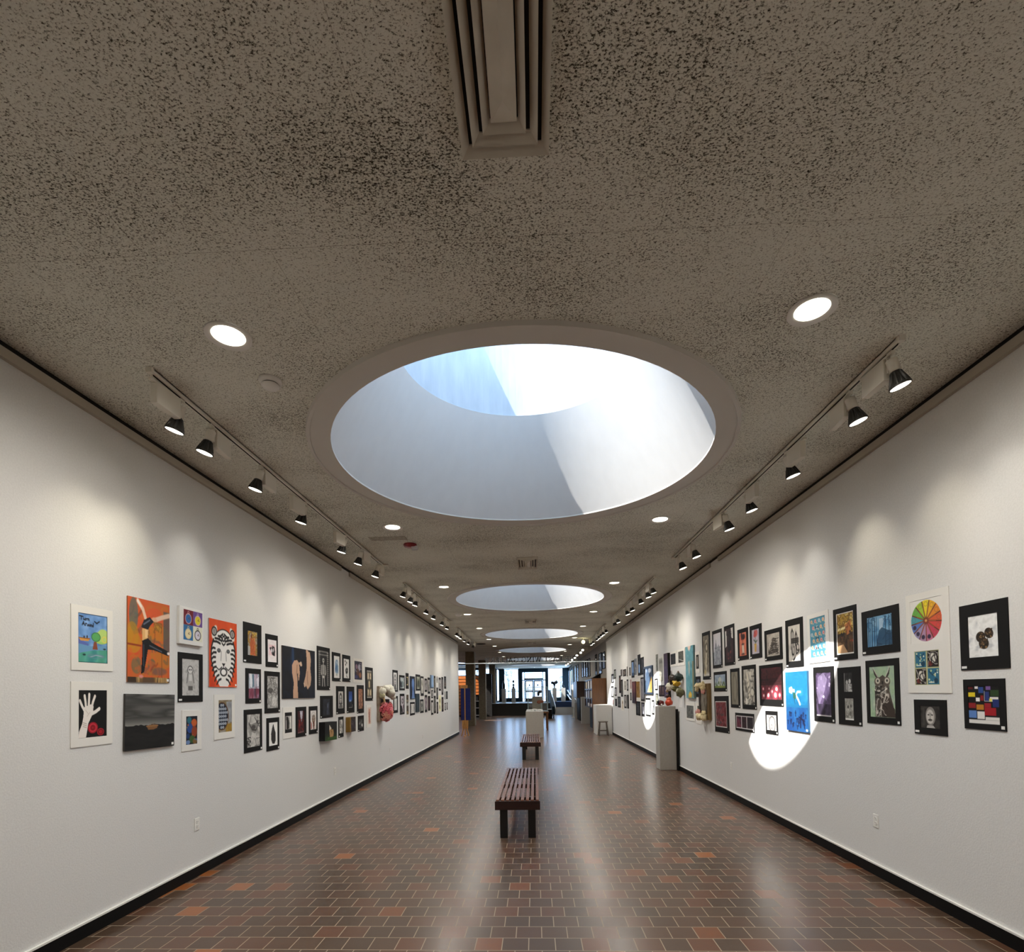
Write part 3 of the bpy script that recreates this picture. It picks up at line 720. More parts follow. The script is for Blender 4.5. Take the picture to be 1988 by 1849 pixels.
blob(o, 'lobe', BRONZE, (-.15, 0, .42), (.13, .09, .11), .25, 3); blob(o, 'lobe', BRONZE, (.14, 0, .45), (.14, .09, .13), .25, 5); blob(o, 'lobe', BRONZE, (0, .02, .4), (.1, .08, .1), .2, 6)
o = thing('small_dark_sculpture', 'small dark upright sculpture on the rightmost landing plinth', 'sculpture', (2.28, 43.0, 1.97))
blob(o, 'body', BRONZE, (0, 0, .118), (.08, .08, .1), .15, 8); blob(o, 'head', BRONZE, (-.02, 0, .22), (.055, .055, .06), .1, 9)

# ------------------------------------------------------------------ hanging sign
def arc(cx, cy, rx, ry, a0, a1, k=10):
    return [(cx + rx * math.cos(math.radians(a0 + (a1 - a0) * i / k)), cy + ry * math.sin(math.radians(a0 + (a1 - a0) * i / k))) for i in range(k + 1)]
TK, TN = .15, .085
GL = {   # width, strokes (points, thickness)
 'T': (.72, [([(0, .97), (.72, .97)], TN), ([(.36, 0), (.36, 1)], TK), ([(.22, .02), (.5, .02)], TN), ([(.02, .8), (.02, .98)], TN), ([(.7, .8), (.7, .98)], TN)]),
 'H': (.82, [([(.14, 0), (.14, 1)], TK), ([(.68, 0), (.68, 1)], TK), ([(.14, .52), (.68, .52)], TN), ([(0, .02), (.28, .02)], TN), ([(0, .98), (.28, .98)], TN), ([(.54, .02), (.82, .02)], TN), ([(.54, .98), (.82, .98)], TN)]),
 'E': (.66, [([(.14, 0), (.14, 1)], TK), ([(0, .97), (.6, .97)], TN), ([(0, .03), (.64, .03)], TN), ([(.14, .52), (.46, .52)], TN), ([(.6, .8), (.6, .98)], TN), ([(.64, .02), (.64, .22)], TN), ([(.46, .42), (.46, .62)], TN)]),
 'A': (.84, [([(.1, 0), (.42, 1)], TN), ([(.42, 1), (.74, 0)], TK), ([(.2, .34), (.62, .34)], TN), ([(0, .02), (.2, .02)], TN), ([(.6, .02), (.84, .02)], TN)]),
 'S': (.56, [(arc(.28, .75, .23, .22, 30, 270, 10) + arc(.28, .27, .24, .25, 90, -150, 10), .075), ([(.5, .72), (.5, .95)], TN), ([(.05, .05), (.05, .3)], TN)]),
 'W': (1.1, [([(.1, 1), (.34, 0)], TK), ([(.34, 0), (.55, .95)], TN), ([(.52, 1), (.78, 0)], TK), ([(.78, 0), (1.0, 1)], TN), ([(0, .98), (.22, .98)], TN), ([(.42, .98), (.64, .98)], TN), ([(.9, .98), (1.1, .98)], TN)]),
 'I': (.3, [([(.15, 0), (.15, 1)], TK), ([(0, .02), (.3, .02)], TN), ([(0, .98), (.3, .98)], TN)]),
 'N': (.86, [([(.14, 0), (.14, 1)], TN), ([(.12, 1), (.72, 0)], TK), ([(.72, 0), (.72, 1)], TN), ([(0, .02), (.28, .02)], TN), ([(0, .98), (.14, .98)], TN), ([(.58, .98), (.86, .98)], TN)]),
 'G': (.82, [(arc(.44, .5, .4, .48, 50, 330, 18), .07), ([(.74, .06), (.74, .42)], TK * .8), ([(.56, .42), (.82, .42)], TN), ([(.7, .72), (.7, .95)], TN)]),
 'L': (.62, [([(.14, 0), (.14, 1)], TK), ([(0, .98), (.28, .98)], TN), ([(0, .03), (.6, .03)], TN), ([(.6, .02), (.6, .24)], TN)]),
 'R': (.78, [([(.14, 0), (.14, 1)], TK), ([(0, .02), (.28, .02)], TN), ([(0, .97), (.36, .97)] + arc(.36, .74, .24, .23, 90, -90, 8) + [(.14, .51)], .06), ([(.36, .5), (.7, .02)], TK), ([(.64, .02), (.78, .02)], TN)]),
 'Y': (.8, [([(.1, 1), (.4, .45)], TK), ([(.7, 1), (.4, .45)], TN), ([(.4, 0), (.4, .46)], TK), ([(.26, .02), (.54, .02)], TN), ([(0, .98), (.22, .98)], TN), ([(.6, .98), (.8, .98)], TN)]),
}
o = thing('gallery_sign', 'dark cut out letters reading THE EAST WING GALLERY, seen from behind on a white rod', 'sign', (0, 21.9, 2.86))
MB().tube([(-3.14, 0, 0), (2.95, 0, .0)], .018, 10).build('rod', STEEL, o)
text = 'THE EAST WING GALLERY'; hgt = .205
wd = sum(.42 if c == ' ' else GL[c][0] + .12 for c in text); sc = 3.86 / wd; cur = 0
mb = MB()
for c in text:
    if c == ' ': cur += .42; continue
    w, ss = GL[c]
    for pts, t in ss:
        for (xa, za), (xb, zb) in zip(pts, pts[1:]):
            P = [Vector((1.83 - (cur + xa) * sc, za * hgt)), Vector((1.83 - (cur + xb) * sc, zb * hgt))]
            d = (P[1] - P[0]); ln = d.length
            if ln < 1e-6: continue
            d /= ln; q = Vector((-d.y, d.x)) * t * hgt * .6
            e = d * .004
            mb.prism([tuple(P[0] - e + q), tuple(P[1] + e + q), tuple(P[1] + e - q), tuple(P[0] - e - q)], -.012, .012)
    cur += w + .12
for v in range(len(mb.v)): mb.v[v] = (mb.v[v][0], mb.v[v][1], mb.v[v][2] + .018)
mb.build('lettering', mat('sign_black', '0e0d0c', .5), o)

# wall outlets
def outlet(X, y, z, lab):
    o = thing('wall_outlet', lab, 'outlet', (X, y, z), PI / 2 if X < 0 else -PI / 2, 'wall power outlets')
    pl = box('cover_plate', WHITE, (-.035, -.006, -.057), (.035, 0, .057), o, .003)
    for s in (-1, 1):
        r = MB().lathe([(.0165, 0), (.0165, .003)], (0, 0, 0), 20, False, True, True).build('receptacle', WHITE, o)
        r.rotation_euler = (PI / 2, 0, 0); r.location = (0, -.006, s * .0195)
        m = MB().box(-.007, .002, .003, -.004, .008, .0035).box(.004, .002, .003, .007, .008, .0035).box(-.002, -.009, .003, .002, -.005, .0035)
        m.build('slots', DARK, r)
outlet(XL, 4.79, .47, 'white wall outlet near the floor under the nearest artworks on the left wall')
outlet(XL, 8.17, .46, 'white wall outlet on the left wall below the black tent painting')
outlet(XL, 11.31, .45, 'white wall outlet on the left wall below the pink flower relief')
outlet(XL, 14.68, .46, 'farthest white wall outlet low on the left wall')
outlet(XR, 4.77, .47, 'white wall outlet near the floor under the nearest artworks on the right wall')
outlet(XR, 8.17, .48, 'white wall outlet on the right wall left of the sun patch')
outlet(XR, 14.3, .47, 'white wall outlet on the right wall under the far sun patch')
tag(box('wall_label', CARD, (XR - .006, 10.75, 1.285), (XR, 10.98, 1.45), None), 'white caption card on the right wall under the ceramic masks', 'caption card')
# ------------------------------------------------------------------ artworks
class Art:
    """small raster painted with shapes; becomes vertex colours of the picture's own mesh"""
    def __init__(s, nx, ny, bg):
        s.nx, s.ny = nx, ny
        s.U, s.V = np.meshgrid((np.arange(nx)) / (nx - 1), (np.arange(ny)) / (ny - 1))
        s.a = np.ones((ny, nx, 3)) * np.array(rgb(bg)); s.asp = 1.0
    def put(s, m, c, al=1):
        m = np.clip(m, 0, 1)[..., None] * al; s.a = s.a * (1 - m) + np.array(rgb(c)) * m; return s
    def px(s): return 1.0 / s.nx
    def noise(s, sx, sy, seed, oct=3):
        r = np.random.RandomState(seed); out = np.zeros_like(s.U); amp = 1; tot = 0
        for o in range(oct):
            gx, gy = int(sx * 2 ** o) + 2, int(sy * 2 ** o) + 2
            g = r.rand(gy + 1, gx + 1); x = s.U * (gx - 1.001); y = s.V * (gy - 1.001)
            i, j = x.astype(int), y.astype(int); fx, fy = x - i, y - j
            fx = fx * fx * (3 - 2 * fx); fy = fy * fy * (3 - 2 * fy)
            out += amp * (g[j, i] * (1 - fx) * (1 - fy) + g[j, i + 1] * fx * (1 - fy) + g[j + 1, i] * (1 - fx) * fy + g[j + 1, i + 1] * fx * fy)
            tot += amp; amp *= .55
        out /= tot
        return np.clip((out - .5) * 1.9 + .5, 0, 1)
    def n(s, pal, sx=3, sy=3, seed=1, box=None, al=1, oct=3):
        cs = np.array([rgb(c) for c in pal.split()]); t = s.noise(sx, sy, seed, oct) * (len(cs) - 1.001)
        i = t.astype(int); f = (t - i)[..., None]; col = cs[i] * (1 - f) + cs[i + 1] * f
        m = np.ones_like(s.U) if box is None else ((s.U >= box[0]) & (s.V >= box[1]) & (s.U <= box[2]) & (s.V <= box[3])).astype(float)
        m = m[..., None] * al; s.a = s.a * (1 - m) + col * m; return s
    def g(s, c1, c2, y0=0, y1=1):
        t = np.clip((s.V - y0) / (y1 - y0), 0, 1)[..., None]; m = ((s.V >= y0) & (s.V <= y1))[..., None]
        s.a = np.where(m, np.array(rgb(c1)) * (1 - t) + np.array(rgb(c2)) * t, s.a); return s
    def aa(s, d): return .5 - d / (1.5 * s.px())
    def r(s, x0, y0, x1, y1, c, al=1):
        d = np.maximum(np.maximum(x0 - s.U, s.U - x1), np.maximum(y0 - s.V, s.V - y1)); return s.put(s.aa(d), c, al)
    def e(s, cx, cy, rx, ry, c, al=1, rot=0):
        x, y = s.U - cx, s.V - cy; q = math.radians(rot)
        x, y = x * math.cos(q) + y * math.sin(q), -x * math.sin(q) + y * math.cos(q)
        d = (np.sqrt((x / rx) ** 2 + (y / ry) ** 2) - 1) * min(rx, ry); return s.put(s.aa(d), c, al)
    def o(s, cx, cy, rx, ry, w, c, al=1):
        d = abs((np.sqrt(((s.U - cx) / rx) ** 2 + ((s.V - cy) / ry) ** 2) - 1) * min(rx, ry)) - w / 2; return s.put(s.aa(d), c, al)
    def p(s, pts, c, al=1):
        ins = np.zeros_like(s.U, bool)
        for (x0, y0), (x1, y1) in zip(pts, pts[1:] + pts[:1]):
            if y0 == y1: continue
            ins ^= ((s.V < y0) != (s.V < y1)) & (s.U < (x1 - x0) * (s.V - y0) / (y1 - y0) + x0)
        return s.put(ins.astype(float), c, al)
    def l(s, pts, w, c, al=1):
        d = np.full_like(s.U, 9.)
        for (x0, y0), (x1, y1) in zip(pts, pts[1:]):
            dx, dy = x1 - x0, y1 - y0; t = np.clip(((s.U - x0) * dx + (s.V - y0) * dy) / (dx * dx + dy * dy + 1e-9), 0, 1)
            d = np.minimum(d, np.hypot(s.U - x0 - t * dx, s.V - y0 - t * dy))
        return s.put(s.aa(d - w / 2), c, al)
    def sk(s, seed, k, c, w=.02, box=(.05, .05, .95, .95), al=.8, ln=.3):
        rr = random.Random(seed)
        for _ in range(k):
            x, y = rr.uniform(box[0], box[2]), rr.uniform(box[1], box[3]); a = rr.uniform(0, 6.3); pts = [(x, y)]
            for _ in range(4):
                a += rr.uniform(-.8, .8); x = min(max(x + math.cos(a) * ln / 4, box[0]), box[2]); y = min(max(y + math.sin(a) * ln / 4, box[1]), box[3]); pts.append((x, y))
            s.l(pts, w * rr.uniform(.5, 1.2), c, al)
        return s
    def dots(s, seed, k, cs, r0=.02, r1=.05, box=(0, 0, 1, 1), al=1):
        rr = random.Random(seed); cs = cs.split()
        for _ in range(k):
            r = rr.uniform(r0, r1); s.e(rr.uniform(box[0], box[2]), rr.uniform(box[1], box[3]), r, r * s.asp, rr.choice(cs), al)
        return s
def rgb(c): return [int(c[i:i + 2], 16) / 255 for i in (0, 2, 4)]

# generic kinds for the far, small pictures
def sketch(seed, bg='cfccc6'):
    return lambda c: c.n(bg + ' e2dfd9', 3, 4, seed).sk(seed, 9, '4a4846', .05, al=.7).e(.5, .5, .22, .25, '8a8782', .5).sk(seed + 5, 8, '1c1b1a', .06).sk(seed + 6, 4, 'f4f2ee', .05)
def portrait(seed, bg='d8d5cf', hair='1e1b1a', skin='bdb8b0'):
    return lambda c: c.n(bg + ' ' + bg, 2, 2, seed).p([(.1, 1), (.2, .78), (.4, .7), (.62, .7), (.82, .78), (.92, 1)], '6a6764').e(.5, .4, .3, .3, hair).p([(.2, .4), (.8, .4), (.84, .75), (.16, .75)], hair, .8).e(.5, .45, .2, .25, skin).e(.42, .41, .04, .02, '222222').e(.58, .41, .04, .02, '222222').r(.44, .55, .56, .57, '5a3a38')
def photo(seed, pal):
    cs = pal.split()
    return lambda c: c.n(pal, 4, 6, seed, oct=4).sk(seed, 7, cs[0], .07, al=.8, ln=.4).sk(seed + 3, 5, cs[-1], .06, al=.8, ln=.3).sk(seed + 7, 5, '121110', .05, al=.75).sk(seed + 9, 3, 'e4e1da', .04, al=.7, ln=.2)
def dark(seed, acc='8a8a92'):
    return lambda c: c.n('0c0c0f 22232a 0e0e12', 3, 3, seed).sk(seed, 6, acc, .05, (.15, .2, .85, .8), .6)

def tigr(c):
    c.n('c93a12 e2551e d94a17', 5, 2, 4).e(.5, .5, .445, .375, '1a1817').e(.5, .5, .43, .36, 'efece6')
    for sx in (-1, 1):
        c.e(.5 + sx * .32, .19, .12, .07, 'e8e4dd', 1, sx * 50).o(.5 + sx * .33, .18, .08, .06, .022, '1a1817').e(.5 + sx * .33, .18, .05, .045, '8d8a86')
    c.p([(.08, .55), (.92, .55), (.84, .8), (.66, .99), (.36, .99), (.16, .8)], 'efece6')
    for sx in (-1, 1):
        X = lambda x: .5 + sx * x * 1.2
        for y, x0, x1, dy in ((.27, .03, .16, -.03), (.31, .05, .25, -.03), (.35, .1, .3, -.02), (.43, .25, .36, .02), (.49, .22, .36, .04), (.56, .24, .36, .04), (.63, .24, .35, .06), (.7, .22, .33, .06), (.76, .2, .3, .08), (.82, .14, .26, .09), (.88, .08, .2, .08)):
            c.l([(X(x0), y), (X((x0 + x1) / 2), y + dy * .4 - .015), (X(x1), y + dy)], .032, '151413')
        c.l([(X(.02), .2), (X(.1), .24), (X(.14), .3)], .03, '151413').l([(X(.29), .3), (X(.35), .42), (X(.36), .6), (X(.28), .78)], .028, '151413')
        c.e(X(.14), .455, .06, .03, '1a1817').e(X(.14), .455, .035, .018, 'a7b3b8').e(X(.14), .457, .015, .012, '0a0a0a')
        c.l([(X(.07), .47), (X(.08), .6)], .02, '8a8783').l([(X(.05), .7), (X(.14), .745), (X(.23), .7)], .018, '2a2826')
    return c.p([(.43, .64), (.57, .64), (.5, .695)], '141312').l([(.5, .69), (.5, .73)], .02, '141312').e(.5, .775, .1, .05, 'f4f1ec').o(.5, .775, .11, .055, .02, '1a1817').r(.46, .22, .54, .25, '151413').l([(.44, .28), (.5, .31), (.56, .28)], .025, '151413').l([(.44, .34), (.5, .37), (.56, .34)], .025, '151413')
def dancer(c):
    c.n('d2532a cd5c2a c4682c', 3, 5, 11, oct=4).e(.12, .5, .2, .16, 'c08a1c', .75).e(.7, .38, .3, .1, 'c57f20', .7).e(.75, .72, .3, .12, 'c07a24', .7).e(.2, .8, .12, .1, '6a6a4e', .7).e(.55, .78, .1, .07, '4e5a58', .6).e(.35, .3, .14, .2, 'd65028', .6).e(.6, .86, .3, .05, '7a5248', .6)
    c.sk(31, 26, 'd8602c', .05, al=.45, ln=.25).sk(32, 16, 'b87a22', .05, al=.4, ln=.25).sk(33, 10, '4e5c56', .05, al=.4, ln=.2).sk(34, 10, '8a3a1e', .03, al=.5, ln=.2)
    c.e(.13, .2, .1, .2, '4d6b6a', .7).r(.84, .1, 1, .62, '4a5258', .75).e(.1, .45, .14, .16, 'c08a1c', .6).e(.62, .2, .22, .12, 'd9542c', .7)
    c.n('5a4430 8a6a3a c9a468 3a2a1c', 6, 2, 5, (0, .94, 1, 1)).e(.75, .86, .18, .05, '6a5a52', .5).l([(0, .555), (.3, .565)], .02, '8a2f1a').l([(.8, .6), (.8, .93)], .014, '6a4a2a')
    c.l([(.22, .03), (.34, .12), (.4, .22)], .06, 'e8c8b0').l([(.98, .14), (.8, .18), (.62, .23)], .06, 'e2bfa4').l([(.22, .03), (.3, .09)], .03, 'f6ece2')
    c.e(.61, .23, .07, .035, 'd9a886').e(.7, .31, .09, .05, 'b8862a').sk(3, 8, '8a5a20', .02, (.6, .26, .8, .38)).p([(.36, .25), (.5, .2), (.6, .25), (.52, .3), (.46, .36), (.3, .34)], '1a1c24').l([(.36, .3), (.5, .24)], .02, '6a7080')
    c.p([(.33, .35), (.47, .36), (.45, .47), (.33, .5)], 'e0b070').r(.39, .36, .45, .46, 'edc890').p([(.32, .5), (.46, .46), (.55, .51), (.98, .6), (.98, .66), (.6, .6), (.46, .6), (.37, .88), (.3, .9), (.33, .62)], '0d0e14')
    c.l([(.36, .55), (.36, .8)], .016, '4a5262').l([(.5, .55), (.8, .61)], .016, '5a6272').e(.3, .93, .05, .02, 'd98a86').e(.97, .625, .035, .02, 'f4e8e0'); return c
def boat(c):
    return c.n('3f3f3d 5a5956 484745', 2, 6, 3).g('5c5a55', '52514d', 0, .12).n('5a5956 3a3a38 6b6a66', 1, 8, 5, (0, 0, 1, .5)).g('3c3c3a', '8f8d87', .42, .58).p([(0, .58)] + [(x / 20, .565 + .015 * math.sin(x * 1.9) * math.cos(x)) for x in range(21)] + [(1, 1), (0, 1)], '111111').n('0c0c0c 1b1b1b 101010', 2, 8, 2, (0, .63, 1, 1)).p([(.4, .58), (.5, .56), (.64, .57), (.62, .63), (.54, .655), (.44, .65)], '7c5532').l([(.4, .59), (.64, .585)], .012, 'a87a4a').l([(.5, .56), (.58, .55)], .01, '4a3424')
def watches(c):
    for x, y, b, f, e in ((0, 0, '6f1722', '2f6cae', 'c9a4a4'), (.5, 0, '6a4a8c', 'e3cf2c', 'cbb0c4'), (0, .5, '2f6c9e', 'e8d9a8', 'd8c49a'), (.5, .5, 'e4e2cc', 'd8d2dc', '2a2620')):
        c.r(x, y, x + .5, y + .5, b).e(x + .25, y + .29, .15, .155, f).o(x + .25, y + .29, .155, .16, .03, e).l([(x + .25, y + .29), (x + .3, y + .24)], .02, '6a4a3a').l([(x + .25, y + .29), (x + .33, y + .3)], .015, '6a4a3a').o(x + .25, y + .09, .04, .04, .02, e).r(x + .23, y + .11, x + .27, y + .14, e)
    return c
def turn(c):
    c.n('5a86c0 7aa4d8 98bce4', 3, 4, 2).p([(0, .5), (.35, .62), (.3, .8), (0, .85)], '5c6cb0').n('3a8a86 5aa89a 4a9a80', 3, 3, 6, (0, .68, 1, 1)).p([(0, .62), (.4, .66), (1, .62), (1, .72), (.5, .74), (0, .82)], '6a9ac0')
    c.e(.78, .47, .3, .13, 'a8cf6a').e(.85, .42, .2, .14, 'bcd878').e(.6, .46, .15, .09, '5aa860').o(.6, .46, .15, .09, .012, '2d6a3a').p([(.53, .56), (.62, .56), (.66, .72), (.48, .72)], '8a4a34').o(.9, .5, .08, .06, .02, 'e8d060')
    c.p([(.02, .5), (.4, .5), (.34, .56), (.08, .56)], 'd89a4a').l([(.02, .5), (.4, .51)], .015, '8a4a1a').e(.3, .47, .02, .03, '2a2a2a').e(.2, .48, .02, .025, '3a2a2a').l([(.55, .14), (.63, .17), (.72, .13)], .025, '16202c').e(.63, .17, .03, .015, '16202c').e(.2, .84, .05, .02, '183a3a').e(.9, .7, .05, .015, '20302c').l([(.4, .88), (.6, .84), (.85, .86)], .02, 'a0a4b8').o(.6, .86, .25, .04, .012, '6a8a98')
    ink = '14161f'
    def wr(pts): c.l(pts, .022, ink)
    wr([(.05, .06), (.17, .07)]); wr([(.11, .065), (.11, .13)])
    wr([(.18, .1), (.18, .125), (.22, .13), (.235, .1)]); wr([(.235, .1), (.24, .135)]); wr([(.27, .1), (.27, .135)]); wr([(.27, .11), (.31, .1)]); wr([(.33, .1), (.33, .137)]); wr([(.33, .11), (.36, .1), (.375, .137)])
    wr([(.14, .24), (.18, .17), (.22, .245)]); wr([(.15, .215), (.21, .217)]); wr([(.25, .2), (.25, .245)]); wr([(.25, .215), (.285, .2)]); wr([(.32, .225), (.31, .24), (.33, .25), (.345, .23), (.325, .215)]); wr([(.37, .215), (.37, .245), (.4, .245), (.4, .215)]); wr([(.425, .25), (.425, .217), (.455, .22), (.46, .252)]); wr([(.51, .18), (.51, .252), (.485, .25), (.485, .225), (.51, .225)])
    for i in range(24):
        for yy in (.006, .994): c.e(i / 23, yy, .015, .008, '16202c')
    for i in range(36):
        for xx in (.006, .994): c.e(xx, i / 35, .012, .008, '16202c')
    return c
def hand(c):
    k = 'ece4dc'; c.n('060607 0c0b0d', 2, 2, 1).p([(.0, 1), (.03, .86), (.13, .7), (.17, .56), (.18, .45), (.2, .36), (.42, .3), (.52, .34), (.5, .48), (.42, .6), (.34, .7), (.3, .85), (.26, 1)], k)
    for q, w in (([(.2, .42), (.13, .34), (.05, .22)], .07), ([(.26, .38), (.24, .25), (.21, .12)], .075), ([(.35, .36), (.36, .22), (.37, .09)], .075), ([(.45, .38), (.5, .25), (.57, .13)], .075), ([(.46, .5), (.6, .46), (.73, .4)], .08)): c.l(q, w, k)
    for y in (.68, .72, .76): c.l([(.16, y), (.28, y + .03)], .012, 'a8968c')
    c.l([(.24, .42), (.34, .5)], .01, 'c4b4aa').l([(.3, .55), (.4, .47)], .01, 'c4b4aa').e(.5, .8, .18, .12, 'a01424').o(.5, .8, .12, .08, .02, 'd0384a').o(.5, .8, .05, .04, .02, '6a0a14').e(.78, .9, .13, .08, 'a81626').o(.78, .9, .08, .05, .02, '6a0a14'); return c
def keys(c):
    c.n('6a5a44 8a7a5a 9a9488', 4, 3, 3).n('84868a a8aaac', 5, 5, 7, (.6, .05, 1, .7)).n('8a6a2a a8842e', 4, 4, 8, (.55, .75, 1, 1)).e(.26, .5, .5, .44, '5e3c22').e(.24, .5, .46, .41, '101a2c')
    for i in range(5):
        for j in range(7):
            x, y = .06 + i * .145 + .03 * (j % 2), .16 + j * .115
            if (x - .24) ** 2 / .18 + (y - .5) ** 2 / .14 < 1: c.o(x, y, .045, .027, .025, 'dce2ea')
    return c
def feet(c):
    sk = 'c09a80'
    c.n('0b0e16 101726 0c0d14 14161c', 5, 2, 8).e(.3, .2, .03, .3, '24446e', .7).e(.28, .3, .06, .3, '1c3456', .5).n('0e1420 182236', 6, 1, 3, (.8, .1, 1, 1), .6)
    c.p([(.3, 1), (.3, .85), (.32, .7), (.27, .5), (.27, .35), (.33, .26), (.42, .24), (.48, .3), (.5, .5), (.48, .62), (.46, .66), (.44, .5), (.42, .52), (.43, .75), (.45, 1)], sk).l([(.5, .3), (.55, .33)], .05, sk).e(.535, .31, .03, .05, 'cdb49c').l([(.42, .34), (.41, .5), (.43, .6)], .012, '6a4a3c').e(.45, .23, .03, .02, '2a1c18')
    c.p([(.7, 0), (.82, .02), (.86, .2), (.84, .38), (.87, .6), (.84, .74), (.75, .82), (.69, .74), (.64, .78), (.62, .7), (.68, .55), (.72, .38), (.72, .2)], 'bf9c82').l([(.75, .45), (.74, .62), (.76, .72)], .012, '6a4a3c').l([(.64, .7), (.66, .76)], .03, 'd0b49c').e(.81, .02, .04, .02, '1a1412'); return c
def skel(c):
    w = 'd6d3cc'; c.n('0c0c0c 141313', 2, 2, 1)
    for j in range(17):
        for i in range(6):
            x = (.03 + .055 * i) if i < 3 else (.97 - .055 * (i - 3)); c.l([(x - .02, .05 + j * .056), (x + .02, .05 + j * .056 + .012)], .026, 'a8a59e')
    for j in range(2):
        for i in range(10): c.e(.08 + i * .093, .03 + j * .09, .03, .02, 'b4b1aa')
    c.e(.48, .27, .1, .06, w).e(.45, .27, .025, .018, '111111').e(.52, .27, .025, .018, '111111').r(.44, .33, .53, .345, w)
    for j in range(7): c.l([(.3 - .01 * j, .42 + j * .04), (.48, .4 + j * .04), (.66 + .01 * j, .42 + j * .04)], .022, w)
    c.l([(.48, .36), (.48, .72)], .035, w).l([(.28, .42), (.24, .6), (.36, .7)], .03, w).l([(.68, .42), (.74, .6), (.6, .7)], .03, w).e(.48, .73, .13, .035, w).l([(.4, .76), (.38, .98)], .05, w).l([(.56, .76), (.6, .98)], .05, w); return c
def wheel(c):
    cols = 'e8cf2a e9b02a e08a2e d8603a d44a44 c8405a c07090 b08aa8 9a90b4 5a7ac0 4a9aa8 6ab048 a8c63a'.split()
    U, V = (c.U - .5) / .48, (c.V - .5) / .47; rr = np.hypot(U, V); an = (np.degrees(np.arctan2(U, -V)) + 360) % 360
    for i, k in enumerate(cols):
        a0 = 360 * i / 13 - 13; d = np.abs((an - a0 - 13.8 + 180) % 360 - 180)
        c.put(((d < 13.9) & (rr < 1)).astype(float), k)
    for i, k in enumerate(cols):
        q = math.radians(360 * i / 13 + .8); c.e(.5 + .39 * math.sin(q), .5 - .38 * math.cos(q), .055, .05, k if i not in (6, 7, 8, 9) else '2a2440', .9); c.o(.5 + .39 * math.sin(q), .5 - .38 * math.cos(q), .055, .05, .01, '7a5a4a', .6)
        q = math.radians(360 * i / 13 + 14); c.l([(.5, .5), (.5 + .46 * math.sin(q), .5 - .45 * math.cos(q))], .03, '6a3a2a').l([(.5 + .1 * math.sin(q), .5 - .1 * math.cos(q)), (.5 + .3 * math.sin(q), .5 - .3 * math.cos(q))], .015, 'b0603a')
    return c.e(.5, .5, .07, .065, '8a3a2a').e(.5, .5, .035, .03, 'd8a060')
def four(c):
    c.r(0, 0, 1, 1, 'b9b98a')
    for x, y, b, d in ((.03, .02, '2c6a86', 0), (.53, .02, '1c1414', 1), (.03, .52, '1c1414', 1), (.53, .52, '2c6a86', 0)):
        c.r(x, y, x + .44, y + .46, b)
        if d: c.e(x + .22, y + .2, .14, .14, 'd8d4c8').sk(int(x * 9 + y * 5), 9, 'd8d4cc', .03, (x + .03, y + .03, x + .41, y + .43)).e(x + .12, y + .36, .08, .07, '6a2a24').sk(4, 5, '141010', .03, (x + .05, y + .05, x + .4, y + .4))
        else: c.l([(x + .05, y + .08), (x + .2, y + .2), (x + .36, y + .06)], .04, '1c4a62').dots(int(10 + x * 7 + y * 3), 10, 'd0d8a8 e8ecd8 b0c890', .02, .035, (x + .05, y + .05, x + .4, y + .42)).e(x + .32, y + .36, .08, .08, '143c50').l([(x + .05, y + .4), (x + .24, y + .4)], .03, 'dfe4d8')
    return c
def owl(c):
    c.n('8aa884 a8bf9c 9ab09a c0ccb4', 4, 5, 3).p([(.2, .5), (.25, .3), (.3, .25), (.55, .17), (.7, .25), (.8, .5), (.92, .75), (1, 1), (.2, 1)], '4c443c').n('3a332c 6a6054 d6d0c4 2a2520', 8, 14, 5, (.22, .36, .8, .62), .8)
    c.p([(.14, .02), (.24, .1), (.48, .3), (.4, .32), (.2, .16)], '3a322c').p([(.84, .0), (.76, .12), (.54, .3), (.62, .32), (.8, .16)], '3a322c').l([(.16, .03), (.44, .3)], .02, 'cfc8bc').l([(.82, .02), (.58, .3)], .02, 'cfc8bc')
    for x in (.33, .7): c.e(x, .3, .13, .09, '5c5248').e(x + .01, .285, .09, .055, 'd8d0c0').e(x + .01, .285, .06, .04, 'b8b4a4').e(x + .01, .285, .03, .022, '101010')
    c.p([(.5, .3), (.57, .3), (.53, .38)], '1c1814').l([(.22, .46), (.5, .5), (.7, .44)], .03, 'e4ded2').p([(.45, .6), (.6, .54), (.75, .62), (.98, .84), (1, 1), (.44, 1)], '3a2f28').sk(6, 14, 'e4dfd4', .02, (.24, .52, .45, .98), .9, .2).sk(7, 8, 'd8d0c4', .03, (.45, .55, .75, .98), .8, .3).r(.22, .5, .42, .54, '1c1713').sk(9, 12, '1c1713', .03, (.24, .4, .7, .98), .8, .2); return c
def pine(c):
    c.n('d8d8d6 f0f0ee e2e2e0 b8bcc0', 3, 4, 2).e(.55, .75, .3, .06, 'b4b6ba', .6)
    for x, y, r, a in ((.42, .52, .16, 0), (.7, .45, .15, 20), (.52, .68, .17, 10)):
        c.e(x, y, r, r * .8, '2c2218', 1, a).dots(int(x * 50), 16, '6a5238 8a6c48 4a3826', .02, .035, (x - r * .7, y - r * .6, x + r * .7, y + r * .6)).sk(int(y * 40), 6, '120d08', .02, (x - r * .8, y - r * .6, x + r * .8, y + r * .6), .9, .12)
    return c
